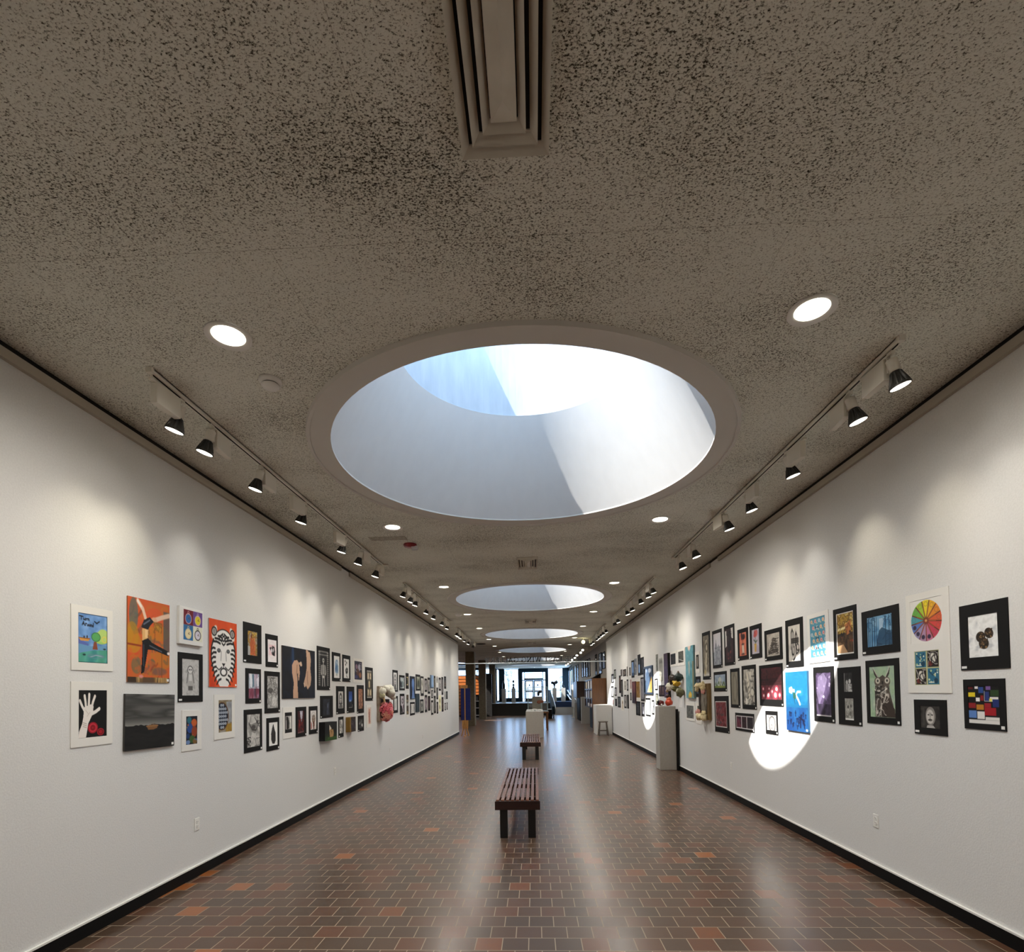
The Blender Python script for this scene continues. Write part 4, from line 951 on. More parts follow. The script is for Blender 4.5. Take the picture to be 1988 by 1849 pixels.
def blocks(c):
    c.n('050506 08080a', 2, 2, 1)
    for x0, y0, x1, y1, k in ((.0, .02, .18, .1, '5a1414'), (.22, .0, .35, .09, 'e8e4e4'), (.34, .02, .52, .2, '2c4a8a'), (.58, .0, .75, .12, '7a5a9a'), (.0, .16, .25, .3, 'e0c822'), (.72, .1, 1, .28, '2a4220'), (.25, .3, .4, .42, 'f2eeea'), (.4, .24, .52, .4, '8a1a1a'), (.55, .14, .7, .4, '2a3a78'), (.7, .28, .98, .42, 'e8e6e2'), (.68, .32, .78, .42, 'e4dc5a'), (.0, .44, .26, .6, '8a1a20'), (.26, .48, .52, .64, 'b87a22'), (.78, .34, 1, .56, '1c2e6a'), (.52, .44, .75, .58, '9a1a24'), (.52, .56, .9, .78, 'a01620'), (.0, .64, .28, .86, '5a80c0'), (.0, .88, 1, 1, 'e2dfda'), (.28, .66, .54, .88, 'e6e3de'), (.54, .8, 1, .9, 'e2dfda')):
        c.r(x0 + .01, y0 + .01, x1 - .01, y1 - .01, k)
    return c.l([(.54, .14), (.54, .4), (.72, .4)], .015, 'd8d8e0')
def swim(c):
    c.n('14608e 2078a6 166c9a 2c84b0', 3, 5, 6).g('1c6a96', '1a4080', .55, 1).n('1a4c8a 226098 164280', 4, 4, 9, (0, .6, 1, 1), .7).n('2280ac 3a92b8', 3, 3, 3, (0, 0, 1, .4), .5)
    for a in range(5): q = a * 1.257; c.e(.26 + .06 * math.cos(q), .31 + .035 * math.sin(q), .045, .028, 'f2eef0')
    c.e(.26, .31, .03, .02, 'e8a0b0').p([(.36, .34), (.46, .36), (.5, .43), (.44, .47), (.36, .44)], '2a5a4a').l([(.5, .38), (.56, .34), (.7, .34)], .035, 'f0e8e0').l([(.52, .42), (.6, .48), (.66, .54)], .05, 'f4ece4').l([(.4, .46), (.44, .54)], .02, '183a5a').e(.4, .32, .04, .03, 'e8d8c8')
    rr = random.Random(4)
    for i in range(22):
        x, y = rr.uniform(.04, .9), rr.uniform(.72, .98); c.l([(x, y), (x, y - rr.uniform(.03, .08))], .03, '0e1a3c').e(x, y - .05, .03, .01, '0e1a3c')
    return c.l([(.66, .92), (.68, .74)], .05, '0c1838').l([(.6, .76), (.76, .8)], .03, '0c1838').e(.93, .965, .035, .018, 'f4f4f4')
def fab(c):
    c.n('4e8ea4 5a9ab0', 3, 3, 2)
    for j in range(6):
        for i in range(4):
            x, y = .12 + i * .25 + .1 * (j % 2), .09 + j * .165
            c.e(x, y, .07, .05, ('c88a5a', 'd0686a', '8ab0c4', 'd8a070')[(i + j) % 4]).o(x, y, .05, .035, .015, 'e4d8c8').e(x + .1, y + .05, .03, .02, 'e0c8a0')
    for y in (.25, .52, .78): c.e(.4, y, .03, .02, '14222c').e(.52, y, .03, .02, '14222c')
    return c
def horn(c):
    k = '14110f'; c.n('c8c2b8 d8d2c8 bab4aa', 2, 3, 2)
    for x, y0, y1, r in ((.34, .1, .85, .1), (.66, .2, .75, .08)):
        c.l([(x - r, y1 - .2), (x - r, y0 + .1), (x, y0), (x + r, y0 + .1), (x + r, y1 - .25)], .045, k).l([(x, y0), (x, y1)], .03, k)
    for y in (.38, .43, .48): c.l([(.24, y), (.85, y)], .04, k)
    c.o(.78, .62, .09, .09, .035, k).l([(.25, .6), (.3, .8), (.45, .82), (.5, .6)], .045, k).p([(.35, .95), (.48, .9), (.6, .8), (.55, .95), (.42, 1)], k).l([(.6, .5), (.64, .8), (.78, .78), (.9, .7)], .04, k); return c
def dots_red(c):
    c.n('2a1414 4a1c20 381818 561f26', 5, 5, 3).g('3a1a1c', '6a3038', .5, 1).n('7a3440 5a2830 8a4a52', 6, 3, 6, (0, .55, 1, 1), .8)
    for y in (.36, .4, .45): c.l([(0, y), (1, y - .01)], .012, '120a0a')
    for i in range(18): c.l([(i / 17, .36), (i / 17, .55)], .012, '1c0e0e')
    for x, y, r in ((.1, .66, .04), (.4, .66, .035), (.76, .68, .07), (.7, .86, .09), (.9, .86, .06), (.35, .86, .07), (.12, .88, .05), (.55, .75, .04)):
        c.e(x, y, r * 1.3, r * 1.6, 'a83a48').e(x, y, r * .7, r * .9, 'f0dcdc')
    return c
def rocks(c):
    c.n('9a9288 b4aca0 c0b8ae', 3, 3, 2)
    for i, y in enumerate((.3, .42, .52, .62, .72, .8)):
        x0, x1 = .4 - .06 * i, .75 + .03 * i; c.p([(x0, y), (.5, y - .1), (x1, y - .04), (x1 - .05, y + .06), (x0 + .05, y + .1)], ('5a524a', '7a7268', '4a433c')[i % 3]).l([(x0, y), (.5, y - .1), (x1, y - .04)], .02, '1c1814')
    return c.sk(5, 22, '1a1613', .018, (.12, .25, .92, .92), .9, .25).sk(8, 8, 'd8d2c8', .02, (.2, .3, .8, .8), .6, .15)
def eye(c):
    return c.n('b4b1ac d0cdc7 9a9792', 3, 4, 4).p([(.1, .28), (.35, .3), (.8, .25), (.85, .5), (.6, .6), (.3, .52)], '8a8782').l([(.15, .25), (.4, .48), (.7, .5), (.9, .3)], .03, '1c1b1a').e(.5, .4, .16, .07, '4a4846').l([(.2, .3), (.35, .0)], .02, '55524e').l([(.6, .1), (.95, .4)], .03, '2a2928').sk(3, 14, '1c1b1a', .02, (.0, .7, .3, .98), .9).sk(6, 8, '3a3836', .02, (.6, .75, 1, .98), .8).sk(2, 5, '1a1918', .03, (.75, .1, 1, .3))
def giraffe(c): return c.n('d8c4b8 e4d4c8', 2, 3, 1).l([(.55, .2), (.5, .5), (.6, .9)], .2, 'b86a4a').sk(4, 8, '8a4430', .05, (.35, .3, .75, .95)).e(.55, .18, .12, .06, 'c47a58')

LW, RW = 'pictures on the left gallery wall', 'pictures on the right gallery wall'
# id: (kind, art, label)   kinds: b black mat, w white mat, c canvas, p bare paper, f glazed frame
P = {}
def add(i, kind, art, lab): P[i] = (kind, art, lab)
add('L1', 'w', [turn], 'white matted watercolour of a tree and boat reading Turn Around')
add('L2', 'w', [hand], 'white matted picture of a pale raised hand and red roses on black')
add('L3', 'c', [dancer], 'orange canvas of a dancer in black leggings stretching one leg')
add('L4', 'c', [boat], 'dark grey seascape canvas with one small brown boat')
add('L5', 'c', [watches], 'small white edged canvas of four coloured pocket watches')
add('L6', 'b', [lambda c: c.n('b4b2ae c8c6c2 a6a4a0', 6, 8, 3).sk(8, 10, '8a8884', .015).e(.48, .3, .14, .1, 'd8d6d2').o(.48, .3, .15, .11, .02, '2e2c2a').e(.43, .29, .03, .02, '2a2828').e(.53, .29, .03, .02, '2a2828').p([(.3, .38), (.66, .38), (.72, .6), (.64, .8), (.34, .8), (.26, .6)], 'b0aeaa').l([(.34, .4), (.28, .65)], .03, '4a4846').l([(.62, .4), (.7, .65)], .03, '4a4846').r(.4, .42, .58, .6, 'd4d2ce').r(.36, .74, .62, .86, '5c5a58')], 'black matted pencil drawing of a long haired figure below the four watches')
add('L7', 'w', [lambda c: c.n('12141c 1e2430', 2, 2, 3).e(.3, .14, .2, .12, '2a6a78').e(.72, .24, .25, .14, 'c05a28').e(.35, .42, .25, .18, '2a4a8a').e(.75, .55, .25, .2, '8a3a20').e(.2, .7, .15, .1, '1c3a6a').e(.55, .82, .25, .14, '3a5a2a').e(.2, .92, .18, .08, '6a84b0').e(.8, .9, .2, .1, '7a5a30').dots(4, 8, 'b08a3a 3a6a9a c0682a', .03, .06)], 'small white matted picture of coloured bubbles on black')
add('L8', 'c', [tigr], 'white tiger head painted on a bright orange canvas')
add('L9', 'w', [keys], 'white matted picture of a dark round dial with ringed keys')
add('L10', 'b', [lambda c: c.n('c8a030 8a6a3a a8a090 6a5a40', 3, 4, 2).p([(.3, .2), (.6, .1), (.75, .3), (.7, .6), (.8, .95), (.35, 1), (.25, .6)], 'b05a30').e(.5, .2, .16, .1, '6a3a20').sk(5, 14, 'c86a40', .05, (.25, .3, .8, .98)).sk(7, 5, 'e0c050', .05, (.5, .05, .95, .4)).n('a8a8a8 c0bcb4', 3, 3, 4, (0, .62, .25, 1))], 'black matted orange and yellow figure painting, top of its column')
add('L11', 'b', [lambda c: c.n('b8c4cc 8a9aa8 c8bcc8 9a7a90', 5, 2, 3).p([(.1, 0), (.3, 0), (.35, .3), (.3, .6), (.15, .5)], 'e8ecf0').p([(.35, .05), (.5, 0), (.52, .5), (.4, .55)], '5a7a8c').p([(.75, .2), (1, .1), (.95, .5), (.8, .5)], 'e4e0e8').n('6a2838 8a3a50 a07a94 4a2838', 8, 2, 5, (0, .6, 1, 1), .85).l([(.3, .6), (.32, .95)], .05, '7a2438').l([(.7, .55), (.72, .95)], .06, '6a2034')], 'black matted painting of pale shapes dripping into dark red')
add('L12', 'b', [eye], 'black matted pencil study of a large eye, bottom of its column')
add('L13', 'b', [lambda c: c.n('e8e0e0 f0eaea', 2, 2, 1).r(.14, .22, .86, .7, 'e8c8cc').o(.5, .46, .5, .36, .008, 'b48a90', .3).p([(.5, .26), (.78, .3), (.84, .5), (.8, .72), (.55, .7), (.45, .55)], '141214').p([(.2, .36), (.36, .34), (.46, .42), (.56, .4), (.6, .56), (.5, .68), (.4, .55)], '2c2a2c').e(.46, .48, .1, .09, 'd8d4d6').e(.66, .45, .05, .1, 'e4e0e2').e(.38, .36, .05, .04, '141214')], 'black matted black and white horse head print on pale pink')
add('L14', 'b', [lambda c: c.n('a8a6a2 c4c2be 8a8884 d2d0cc', 6, 10, 4, oct=4).sk(3, 34, '3a3836', .025, (.02, .05, .98, .6), .6, .3).sk(6, 16, '55524e', .03, (.0, .5, 1, .98), .5, .4).e(.3, .45, .25, .08, '2e2c2a', .6).e(.65, .8, .25, .15, 'dcdad6', .6)], 'black matted dense grey pencil texture, taller than its neighbours')
add('L15', 'b', [lambda c: c.r(0, 0, 1, 1, 'f0eeea').p([(.5, .06), (.62, .25), (.76, .45), (.78, .8), (.66, .93), (.4, .92), (.26, .75), (.24, .5), (.36, .25)], '2a2927').n('1c1b1a 3a3937', 3, 6, 2, (.34, .4, .7, .85), .8).p([(.48, .08), (.54, .08), (.6, .24), (.42, .24)], '141312')], 'black matted drawing of a dark pointed bottle on white')
add('L16', 'c', [feet], 'dark blue canvas of two bare bent limbs')
add('L17', 'w', [lambda c: c.r(0, 0, 1, 1, '0c0b0b').r(.14, .18, .94, .82, 'cfccc6').p([(.2, .2), (.5, .22), (.62, .5), (.58, .8), (.25, .82)], '2a2826').r(.7, .22, .78, .5, 'f0eeea').r(.6, .22, .68, .78, '8a8884')], 'white matted small black framed photograph left of the red smoke print')
add('L18', 'b', [lambda c: c.n('2a1014 4a181c 1a0a0c', 3, 3, 2).p([(.35, 0), (.8, 0), (.75, .3), (.6, .5), (.45, .3)], 'a8a4b0').p([(.45, .05), (.62, .05), (.56, .4)], 'd8d4de').sk(4, 16, '8a2018', .05, (.1, .4, .9, .95)).sk(9, 6, '120608', .06, (.1, .3, .9, .95)).l([(.05, .97), (.95, .94)], .02, '9a8a88')], 'black matted dark red print with pale smoke')
add('L19', 'b', [lambda c: c.n('dcd8d4 e8e4e0', 2, 2, 1).e(.55, .42, .3, .2, '8a7c70').n('7a5a48 9a8a7a 5a3a2c', 4, 4, 3, (.3, .35, .75, .6), .7).p([(.38, .6), (.72, .55), (.66, 1), (.5, 1)], '6a3f30').p([(.05, .5), (.25, .7), (.25, .95), (.05, .98)], '9a3a30', .7).o(.52, .25, .3, .15, .02, 'b8aea6')], 'black matted brown hand study on white, right of the red smoke print')
add('L20', 'b', [skel], 'tall black picture of a white skeleton bordered by fine marks')
add('L21', 'b', [lambda c: c.n('14161c 1e222c 101218', 2, 2, 4).p([(.6, .25), (.85, .2), (.8, .6), (.75, .95), (.5, .95)], '343a48').e(.66, .42, .1, .14, '5a6272', .8).l([(.05, .12), (.95, .08)], .02, '2e323c')], 'black matted very dark blue grey figure below the skeleton')
add('L22', 'c', [lambda c: c.n('0a0b0a 101410', 2, 2, 1).g('0c0e0c', '2c4a1c', .55, 1).p([(.36, .2), (.5, .3), (.55, .45), (.66, .4), (.72, .6), (.68, .8), (.4, .82), (.36, .5)], 'b08a5a').p([(.36, .16), (.52, .36), (.36, .44)], 'd8d2c4').p([(.45, .45), (.6, .5), (.55, .7)], '8a6438').n('2a4a18 3c6a22', 6, 3, 3, (.2, .82, 1, .98), .7)], 'thick black canvas with a glowing tent on grass')
add('L23', 'b', [lambda c: c.r(0, 0, 1, 1, 'eceae8').e(.45, .38, .24, .2, '9ab0c8').e(.5, .58, .3, .22, '7a9cc0', .9).e(.42, .56, .16, .14, '5a7eaa').e(.6, .28, .18, .12, 'b8c8d8').sk(3, 8, '6a88ac', .04, (.2, .2, .8, .8)).e(.5, .85, .1, .04, '9aa89a')], 'black matted pale blue flower watercolour')
add('L24', 'b', [lambda c: c.r(0, 0, 1, 1, 'efedea').dots(3, 5, '1c1b1a 3a3937', .04, .09, (.25, .12, .8, .3)).l([(.55, .5), (.55, .88)], .03, '1c1b1a').dots(8, 10, '141312 2a2927', .05, .1, (.38, .5, .72, .72)).l([(.5, .88), (.68, .95)], .03, '2a2927')], 'black matted ink drawing of birds over a dark flower, right of the blue flower')
add('L25', 'w', [lambda c: c.n('1c1c28 2a2838 4a3a48', 3, 3, 3).e(.3, .3, .14, .14, '8a6a7a').e(.62, .35, .14, .2, 'a8a4b0').e(.45, .6, .2, .2, '5a3a30').e(.75, .75, .16, .16, 'b07040', .8).sk(5, 8, 'c8c4d0', .03, (.1, .1, .9, .6), .7).e(.25, .85, .2, .1, '3a3a6a')], 'white matted dark photograph of people, right of the bird drawing')
add('L26', 'b', [portrait(4, 'd4d2cc', '141312', 'd0cec8')], 'black matted drawing of a long haired face, left of the night sky')
add('L27', 'b', [sketch(15)], 'small black matted grey sketch right of the tent canvas')
add('L28', 'b', [lambda c: c.g('1c3a7a', '2a5ab0', 0, .5).g('2a5ab0', '10141c', .5, .8).p([(0, .72), (.4, .6), (.6, .66), (1, .5), (1, 1), (0, 1)], '0e1016').e(.45, .58, .2, .05, 'b8d0e8', .8).l([(.5, .3), (.48, .58)], .04, '8ab0e0', .6)], 'black matted deep blue sky over a dark hill')
add('L29', 'c', [lambda c: c.n('3a2c20 2a2220 5a4228', 3, 3, 3).e(.55, .5, .36, .34, '241f24').sk(4, 12, '6a5a60', .04, (.2, .2, .9, .85)).n('8a6a30 a8843c', 3, 4, 2, (0, 0, .14, 1))], 'thick square canvas with a gold edge and dark swirl')
add('L30', 'b', [lambda c: c.n('a06a50 b8805e 8a5644', 3, 5, 3).sk(5, 30, '4a3026', .035, (.02, .02, .98, .98), .8, .3).sk(6, 10, 'd0a888', .03, (.1, .1, .9, .9), .7)], 'black matted rust brown woven texture below the dark photograph')
add('L31', 'b', [lambda c: c.n('1a1a1a 3a3a3a 242424', 3, 3, 5).dots(4, 9, 'a8a6a2 d0cec8 6a6866', .07, .14, (.15, .2, .85, .8)).sk(3, 6, '101010', .05)], 'small black matted grey group picture below the rust brown one')
add('L32', 'b', [lambda c: c.r(0, 0, 1, 1, '0d0c0b').r(0, 0, 1, .035, 'e4ded2').r(0, .965, 1, 1, 'e4ded2').r(0, 0, .07, 1, '8a857c').r(.93, 0, 1, 1, '8a857c').r(.14, .07, .46, .33, 'd8c8a8').r(.58, .07, .9, .33, 'dccaa8').r(.32, .37, .68, .63, 'c8b490').r(.14, .68, .46, .93, 'd8c8a4').r(.58, .68, .9, .93, 'd4c29c').sk(5, 9, '6a5640', .03, (.15, .08, .9, .92), .7, .15)], 'tall black picture of five cream panels in a cross layout')
add('L33', 'w', [giraffe], 'small white matted reddish giraffe picture left of the flower relief')
add('L35', 'b', [portrait(11, 'f0eeea', '55524e', 'e4e0da')], 'black matted drawing of a veiled woman just right of the flower relief')
add('L36', 'b', [lambda c: c.n('c8c6c2 d6d4d0', 2, 3, 5).l([(.6, .3), (.5, .75)], .08, '77746f').l([(.35, .2), (.3, .8)], .03, 'a09d98')], 'black matted pale grey drawing directly below the veiled woman')
add('L37', 'b', [lambda c: c.n('b8c0c0 d0d6d4 9aa6a4', 3, 3, 4).e(.2, .65, .2, .28, '20242a').e(.45, .75, .25, .15, '3a444c').e(.7, .6, .25, .25, '8a9a9a').dots(3, 6, '5a6a70 2c343c', .05, .1, (.1, .4, .7, .9))], 'wide black matted pale landscape right of the veiled woman')
add('L38', 'b', [lambda c: c.n('c8b8be d8ccd2 a8a4a4', 3, 4, 4).e(.6, .3, .24, .16, '2a2628').e(.62, .3, .12, .09, 'd8d0d4').p([(0, .55), (.4, .6), (.6, .8), (.7, 1), (0, 1)], '1c1a1c').p([(.6, .6), (1, .5), (1, 1), (.8, 1)], '6a6062')], 'tall black matted pinkish and black figure below the pale landscape')
add('L39', 'b', [lambda c: c.r(0, 0, 1, 1, '0c0b0a').l([(.1, .06), (.8, .08), (.85, .5), (.82, .92), (.1, .94)], .16, 'd8c48c').r(.1, .3, .4, .36, 'c8b47c')], 'small black matted picture with a gold bracket shape')
add('L40', 'w', [lambda c: c.r(0, 0, 1, 1, '14120f').r(.1, .02, .9, .2, '6a5236').r(.1, .24, .9, .36, 'c8b890').r(.1, .4, .9, .56, 'ece8e0').r(.1, .6, .9, .76, '5a4832').r(.1, .8, .9, .97, '8a7450').sk(4, 10, '14120f', .08, (.1, .05, .9, .95))], 'tall white matted strip of brown and cream squares')
add('L41', 'c', [lambda c: c.n('0a0d16 101828', 2, 3, 2).p([(.3, .12), (.75, .1), (.8, .5), (.7, .62), (.9, .95), (.25, .97), (.4, .6), (.28, .45)], '4a6ea8').e(.55, .3, .2, .18, '6a8ac0').l([(.5, .66), (.55, .9)], .12, '9ab0d4').r(.2, .95, 1, .98, '8aa8c8')], 'large dark navy canvas with a blue figure')
add('L42', 'b', [lambda c: c.r(0, 0, 1, 1, 'dcdad4').sk(5, 6, '5a5856', .04).r(.08, .1, .25, .7, '9a9894').r(.6, .15, .85, .9, 'b8b6b0')], 'black matted pale line drawing below the navy canvas')
add('L43', 'b', [lambda c: c.n('6a7060 8a8e7c 5a5e50', 3, 3, 6).r(.05, .05, .95, .14, 'b8b8a8').e(.5, .55, .28, .28, '3a4034').l([(.3, .95), (.75, .95)], .06, 'c8c8bc')], 'greenish grey black matted picture above the dark teal canvas')
add('L44', 'c', [lambda c: c.n('1c2a30 24343a 182226', 3, 3, 5).p([(.3, .5), (.6, .45), (.6, 1), (.3, 1)], '101a20').l([(.45, .55), (.5, .95)], .06, '6a8088')], 'dark teal canvas below the greenish grey picture')
add('L45', 'b', [lambda c: c.n('d0cec6 e0ded8', 2, 3, 7).e(.4, .3, .25, .2, '8a8a7c').sk(6, 7, '5a584c', .06, (.1, .4, .9, .95))], 'tall black matted pale drawing right of the greenish grey picture')
add('L46', 'b', [lambda c: c.n('7a7c76 9a9c94 a8a8a0', 3, 3, 8).e(.45, .4, .25, .2, '3a3c38').sk(7, 8, 'd0d0c8', .05)], 'black matted grey green picture right of the dark teal canvas')
FAR = {
 'L47': ('b', sketch(21, 'b4acb0'), 'black matted mauve grey sketch above the mauve vertical streak'),
 'L48': ('b', lambda c: c.n('8a7a84 c8b8c0 4a3a44', 4, 2, 9).r(.3, .1, .55, .95, 'd8ccd4'), 'tall black matted mauve picture with a pale vertical streak'),
 'L49': ('b', sketch(23, 'd0cec8'), 'black matted pale sketch beside the mauve grey one'),
 'L50': ('b', lambda c: c.n('2a1418 3c1c22', 2, 3, 5).r(.4, .1, .6, .9, '6a3a44'), 'tall nearly black dark red picture beside the mauve streak'),
 'L51': ('c', lambda c: c.n('8ab0e0 a8c8ee 6a94d0', 3, 3, 3).r(0, 0, .18, 1, '14181e').r(0, .92, 1, 1, '2a3440'), 'sky blue canvas with a dark left edge in the upper row'),
 'L52': ('b', sketch(25, 'd8d6d0'), 'very small pale drawing under the sky blue canvas'),
 'L53': ('b', lambda c: c.r(0, 0, 1, 1, 'e8e6e0').e(.5, .4, .2, .2, 'b8b6b0').r(.3, .6, .7, .95, 'd4d2cc'), 'tall black matted white drawing below the very small one'),
 'L54': ('b', photo(27, '2a2826 6a6450 c8c0a8 3a3a34'), 'narrow dark olive picture right of the sky blue canvas'),
 'L55': ('b', photo(28, '3a3836 8a8880 5a5856'), 'narrow grey picture below the dark olive one'),
 'L56': ('p', lambda c: c.n('8a8c88 a8aaa4', 2, 2, 3).r(.3, .3, .7, .7, '5a5c58'), 'tiny grey print, topmost in its short column'),
 'L57': ('b', photo(30, '4a4e48 6a6e66 2a2c2a'), 'dark green grey picture, middle of its short column'),
 'L58': ('b', photo(31, '5a4a4c 8a7a78 2c2426'), 'dark brownish picture, lowest of its short column'),
 'L59': ('b', sketch(32, 'c8c6c4'), 'black matted light sketch above the pale yellow sheet'),
 'L60': ('p', lambda c: c.n('e4e0b0 ece8c4', 2, 2, 4).e(.5, .35, .2, .14, '8a8a58').r(.3, .65, .6, .85, '6a6240').l([(.5, .45), (.45, .65)], .08, '7a7a4a'), 'pale yellow sheet with a small dark drawing'),
 'L61': ('b', photo(34, '6a6462 8a8482 4a4644'), 'tall narrow grey picture right of the light sketch'),
 'L62': ('b', photo(35, '5a3a30 8a7060 2a1c18'), 'tall narrow brown picture right of the yellow sheet'),
 'L63': ('b', lambda c: c.r(0, 0, 1, 1, '161413').p([(.5, .1), (.8, .9), (.3, .9)], 'b8a488').e(.5, .75, .12, .1, '7a3a2a'), 'black picture with a pale triangle, last in the upper row'),
 'L64': ('p', photo(37, '6a6c66 9a9c94'), 'small grey print under the pale triangle, left of two'),
 'L65': ('b', photo(38, '3a3e3c 5a5e5a'), 'small dark print under the pale triangle, right of two'),
 'L66': ('b', sketch(39, 'dedcd8'), 'small black matted drawing in the bottom corner, left of two'),
 'L67': ('b', sketch(40, 'bab8b4'), 'smallest black matted drawing at the far bottom end of the left wall'),
}
add('R1', 'b', [pine], 'black matted photograph of three pine cones on snow')
add('R2', 'b', [blocks], 'black matted painting of bright coloured blocks below the pine cones')
add('R3', 'w', [wheel, four], 'tall white mat with a colour wheel above four patterned squares')
add('R4', 'b', [lambda c: c.n('1c1917 3a3632 2a2623', 3, 3, 3).r(.1, .1, .22, .9, '4a4744', .6).e(.52, .45, .25, .42, '8a8580').e(.5, .48, .19, .32, 'c8c3bd').n('6a6560 d6d1ca a8a39c', 5, 5, 7, (.36, .3, .64, .75), .5).e(.42, .4, .05, .025, '1c1917').e(.6, .4, .05, .025, '1c1917').l([(.51, .4), (.5, .56)], .03, '7a756f').e(.5, .63, .1, .05, '2c2825').r(.44, .63, .58, .65, '8a857f').p([(.35, .88), (.65, .88), (.75, 1), (.3, 1)], 'b4afa8')], 'black matted grey portrait of a bald face below the tall white mat')
add('R5', 'b', [lambda c: c.n('4a7ea8 6a9cc0 8ab4d0', 2, 3, 4).p([(.5, .1), (.7, .1), (.62, .5), (.5, .55)], 'c8d8e4', .7).p([(.48, .5), (.6, .4), (1, .6), (1, 1), (.35, 1)], '1c3e58', .8).sk(5, 12, '16344c', .02, (.4, .55, 1, .98), .8)] , 'blue forest picture in a wide black mat')
P['R5'][1][0] = (lambda base: (lambda c: [base(c)] and [c.l([(x, 1), (x + .01, .05)], w, '183a56') for x, w in ((.05, .035), (.12, .02), (.2, .035), (.3, .03), (.38, .02), (.74, .03), (.88, .03), (.96, .02))] and c.sk(9, 20, '1c4260', .02, (.0, .0, .4, .5), .7, .15).sk(4, 12, '1c4260', .02, (.65, .0, 1, .45), .7, .15)))(P['R5'][1][0])
add('R6', 'b', [owl], 'black matted drawing of a horned owl on pale green')
add('R7', 'b', [lambda c: c.r(0, 0, 1, 1, 'e0dcd4').n('8a6a20 b8943a 6a4a1c d8c070 4a3414', 4, 6, 5, (.04, .02, .97, .55)).n('3a2c1c 5a4028 241a12', 4, 4, 6, (.04, .5, .97, .97)).p([(.04, .8), (.4, .76), (.65, .97), (.04, .97)], 'b08a64').e(.7, .3, .2, .06, 'e0b060').l([(.1, .4), (.6, .36)], .06, 'e8d8a0').p([(.5, .3), (.85, .2), (.85, .5), (.6, .55)], 'b06a3a').dots(4, 10, '2a2018 8a3a20 1c1a1a', .02, .05, (.3, .4, .95, .75)).sk(8, 12, '2a1c10', .02, (.05, .05, .95, .7))], 'black matted yellow and brown street painting')
add('R8', 'b', [lambda c: c.n('141414 2a2a2a 1c1c1c', 3, 3, 3).r(0, 0, .08, 1, '8a8886').e(.35, .5, .14, .12, 'a8a6a2').p([(.2, .6), (.55, .55), (.6, 1), (.15, 1)], '8a8884').e(.68, .45, .13, .12, 'c0beba').p([(.52, .58), (.9, .58), (.95, 1), (.5, 1)], 'b4b2ae').sk(5, 8, '3a3a38', .03, (.15, .6, .95, .98)), lambda c: c.n('a8a69e 8a8880 bcbab2', 4, 4, 6).e(.35, .4, .1, .07, '3a3836').e(.7, .35, .1, .07, '55524e').e(.6, .7, .15, .1, '6a6862').sk(6, 10, '4a4844', .03).r(0, .93, 1, 1, 'f0eeea')], 'tall black mat with two small grey photographs, one above the other')
add('R9', 'b', [lambda c: c.n('4a3c5a 5e4e6e 2c2434', 4, 5, 4).dots(5, 30, '8a7c9a b0a4bc 3a3048', .015, .04).p([(.15, .1), (.5, .0), (.75, .15), (.6, .4), (.2, .75), (.05, .5)], '9a8cac', .6).n('1c1722 3a3044 5a4c66', 4, 3, 8, (0, .72, 1, 1), .8).e(.5, .55, .05, .03, 'e0dce4').r(0, .97, 1, 1, 'c8c4c4')], 'black matted purple print half in the sun patch, right of the teal swimmer')
add('R10', 'w', [fab], 'white matted teal and orange fabric pattern, upper part of the sun patch')
add('R11', 'b', [horn], 'black matted ink drawing of two brass horns')
add('R12', 'c', [swim], 'bright blue canvas of a swimmer with a white flower')
add('R13', 'b', [lambda c: c.n('e4e0dc ece8e4', 2, 2, 2).o(.55, .6, .32, .5, .06, '4a4644').o(.55, .62, .26, .4, .03, '8a8682').l([(.15, .1), (.1, .8)], .04, '6a6662').o(.5, .75, .08, .12, .04, '55514e').l([(.2, .12), (.35, .25)], .05, '55514e')], 'small sunlit grey matted line drawing of an arch')
add('R14', 'b', [dots_red], 'wide black matted dark red print with pale dotted balls')
add('R15', 'b', [rocks], 'black matted ink drawing of stacked rocks')
add('R16', 'b', [lambda c: c.r(0, 0, 1, 1, 'd8d4d4').n('2a1c24 4a2434 6a2c3c 3a2a4a', 4, 4, 3, (.03, .06, .31, .94)).n('1c1418 3a2228 2a1c20', 4, 4, 4, (.345, .06, .61, .94)).n('2c2428 241c22 3a3034', 5, 4, 6, (.64, .06, .97, .94)).l([(.08, .2), (.25, .8)], .03, '8a3a4a')], 'small wide black mat with three dark red panels in a row')
add('R17', 'b', [lambda c: c.n('a8a0b0 b8b0bc c0b8b8', 3, 3, 3).p([(.3, .58), (.64, .58), (.6, .92), (.36, .92)], 'c09a4a').l([(.48, .3), (.48, .6)], .04, '4a5a40').dots(5, 9, 'b04a48 9a3a3a c4605a', .09, .14, (.3, .1, .7, .24)).l([(.48, .5), (.25, .42)], .05, '3a4a34').l([(.48, .54), (.72, .46)], .05, '3a4a34').e(.75, .8, .2, .15, '8a80a0', .4)], 'black matted flowers in a gold vase on lilac')
add('R18', 'b', [lambda c: c.n('c86a50 d27c60 c06048', 2, 3, 3).dots(6, 11, '3a1c18 5a2420 2a1412', .09, .15, (.3, .1, .72, .26)).l([(.5, .3), (.5, .5)], .05, '2a1c18').p([(.36, .5), (.66, .5), (.7, .92), (.34, .92)], 'd8c8b8').o(.5, .7, .16, .22, .03, '8a4a3a').e(.5, .5, .15, .03, '2a1814').e(.5, .93, .2, .03, '2a1814')], 'black matted dark flowers in a pale vase on coral red')
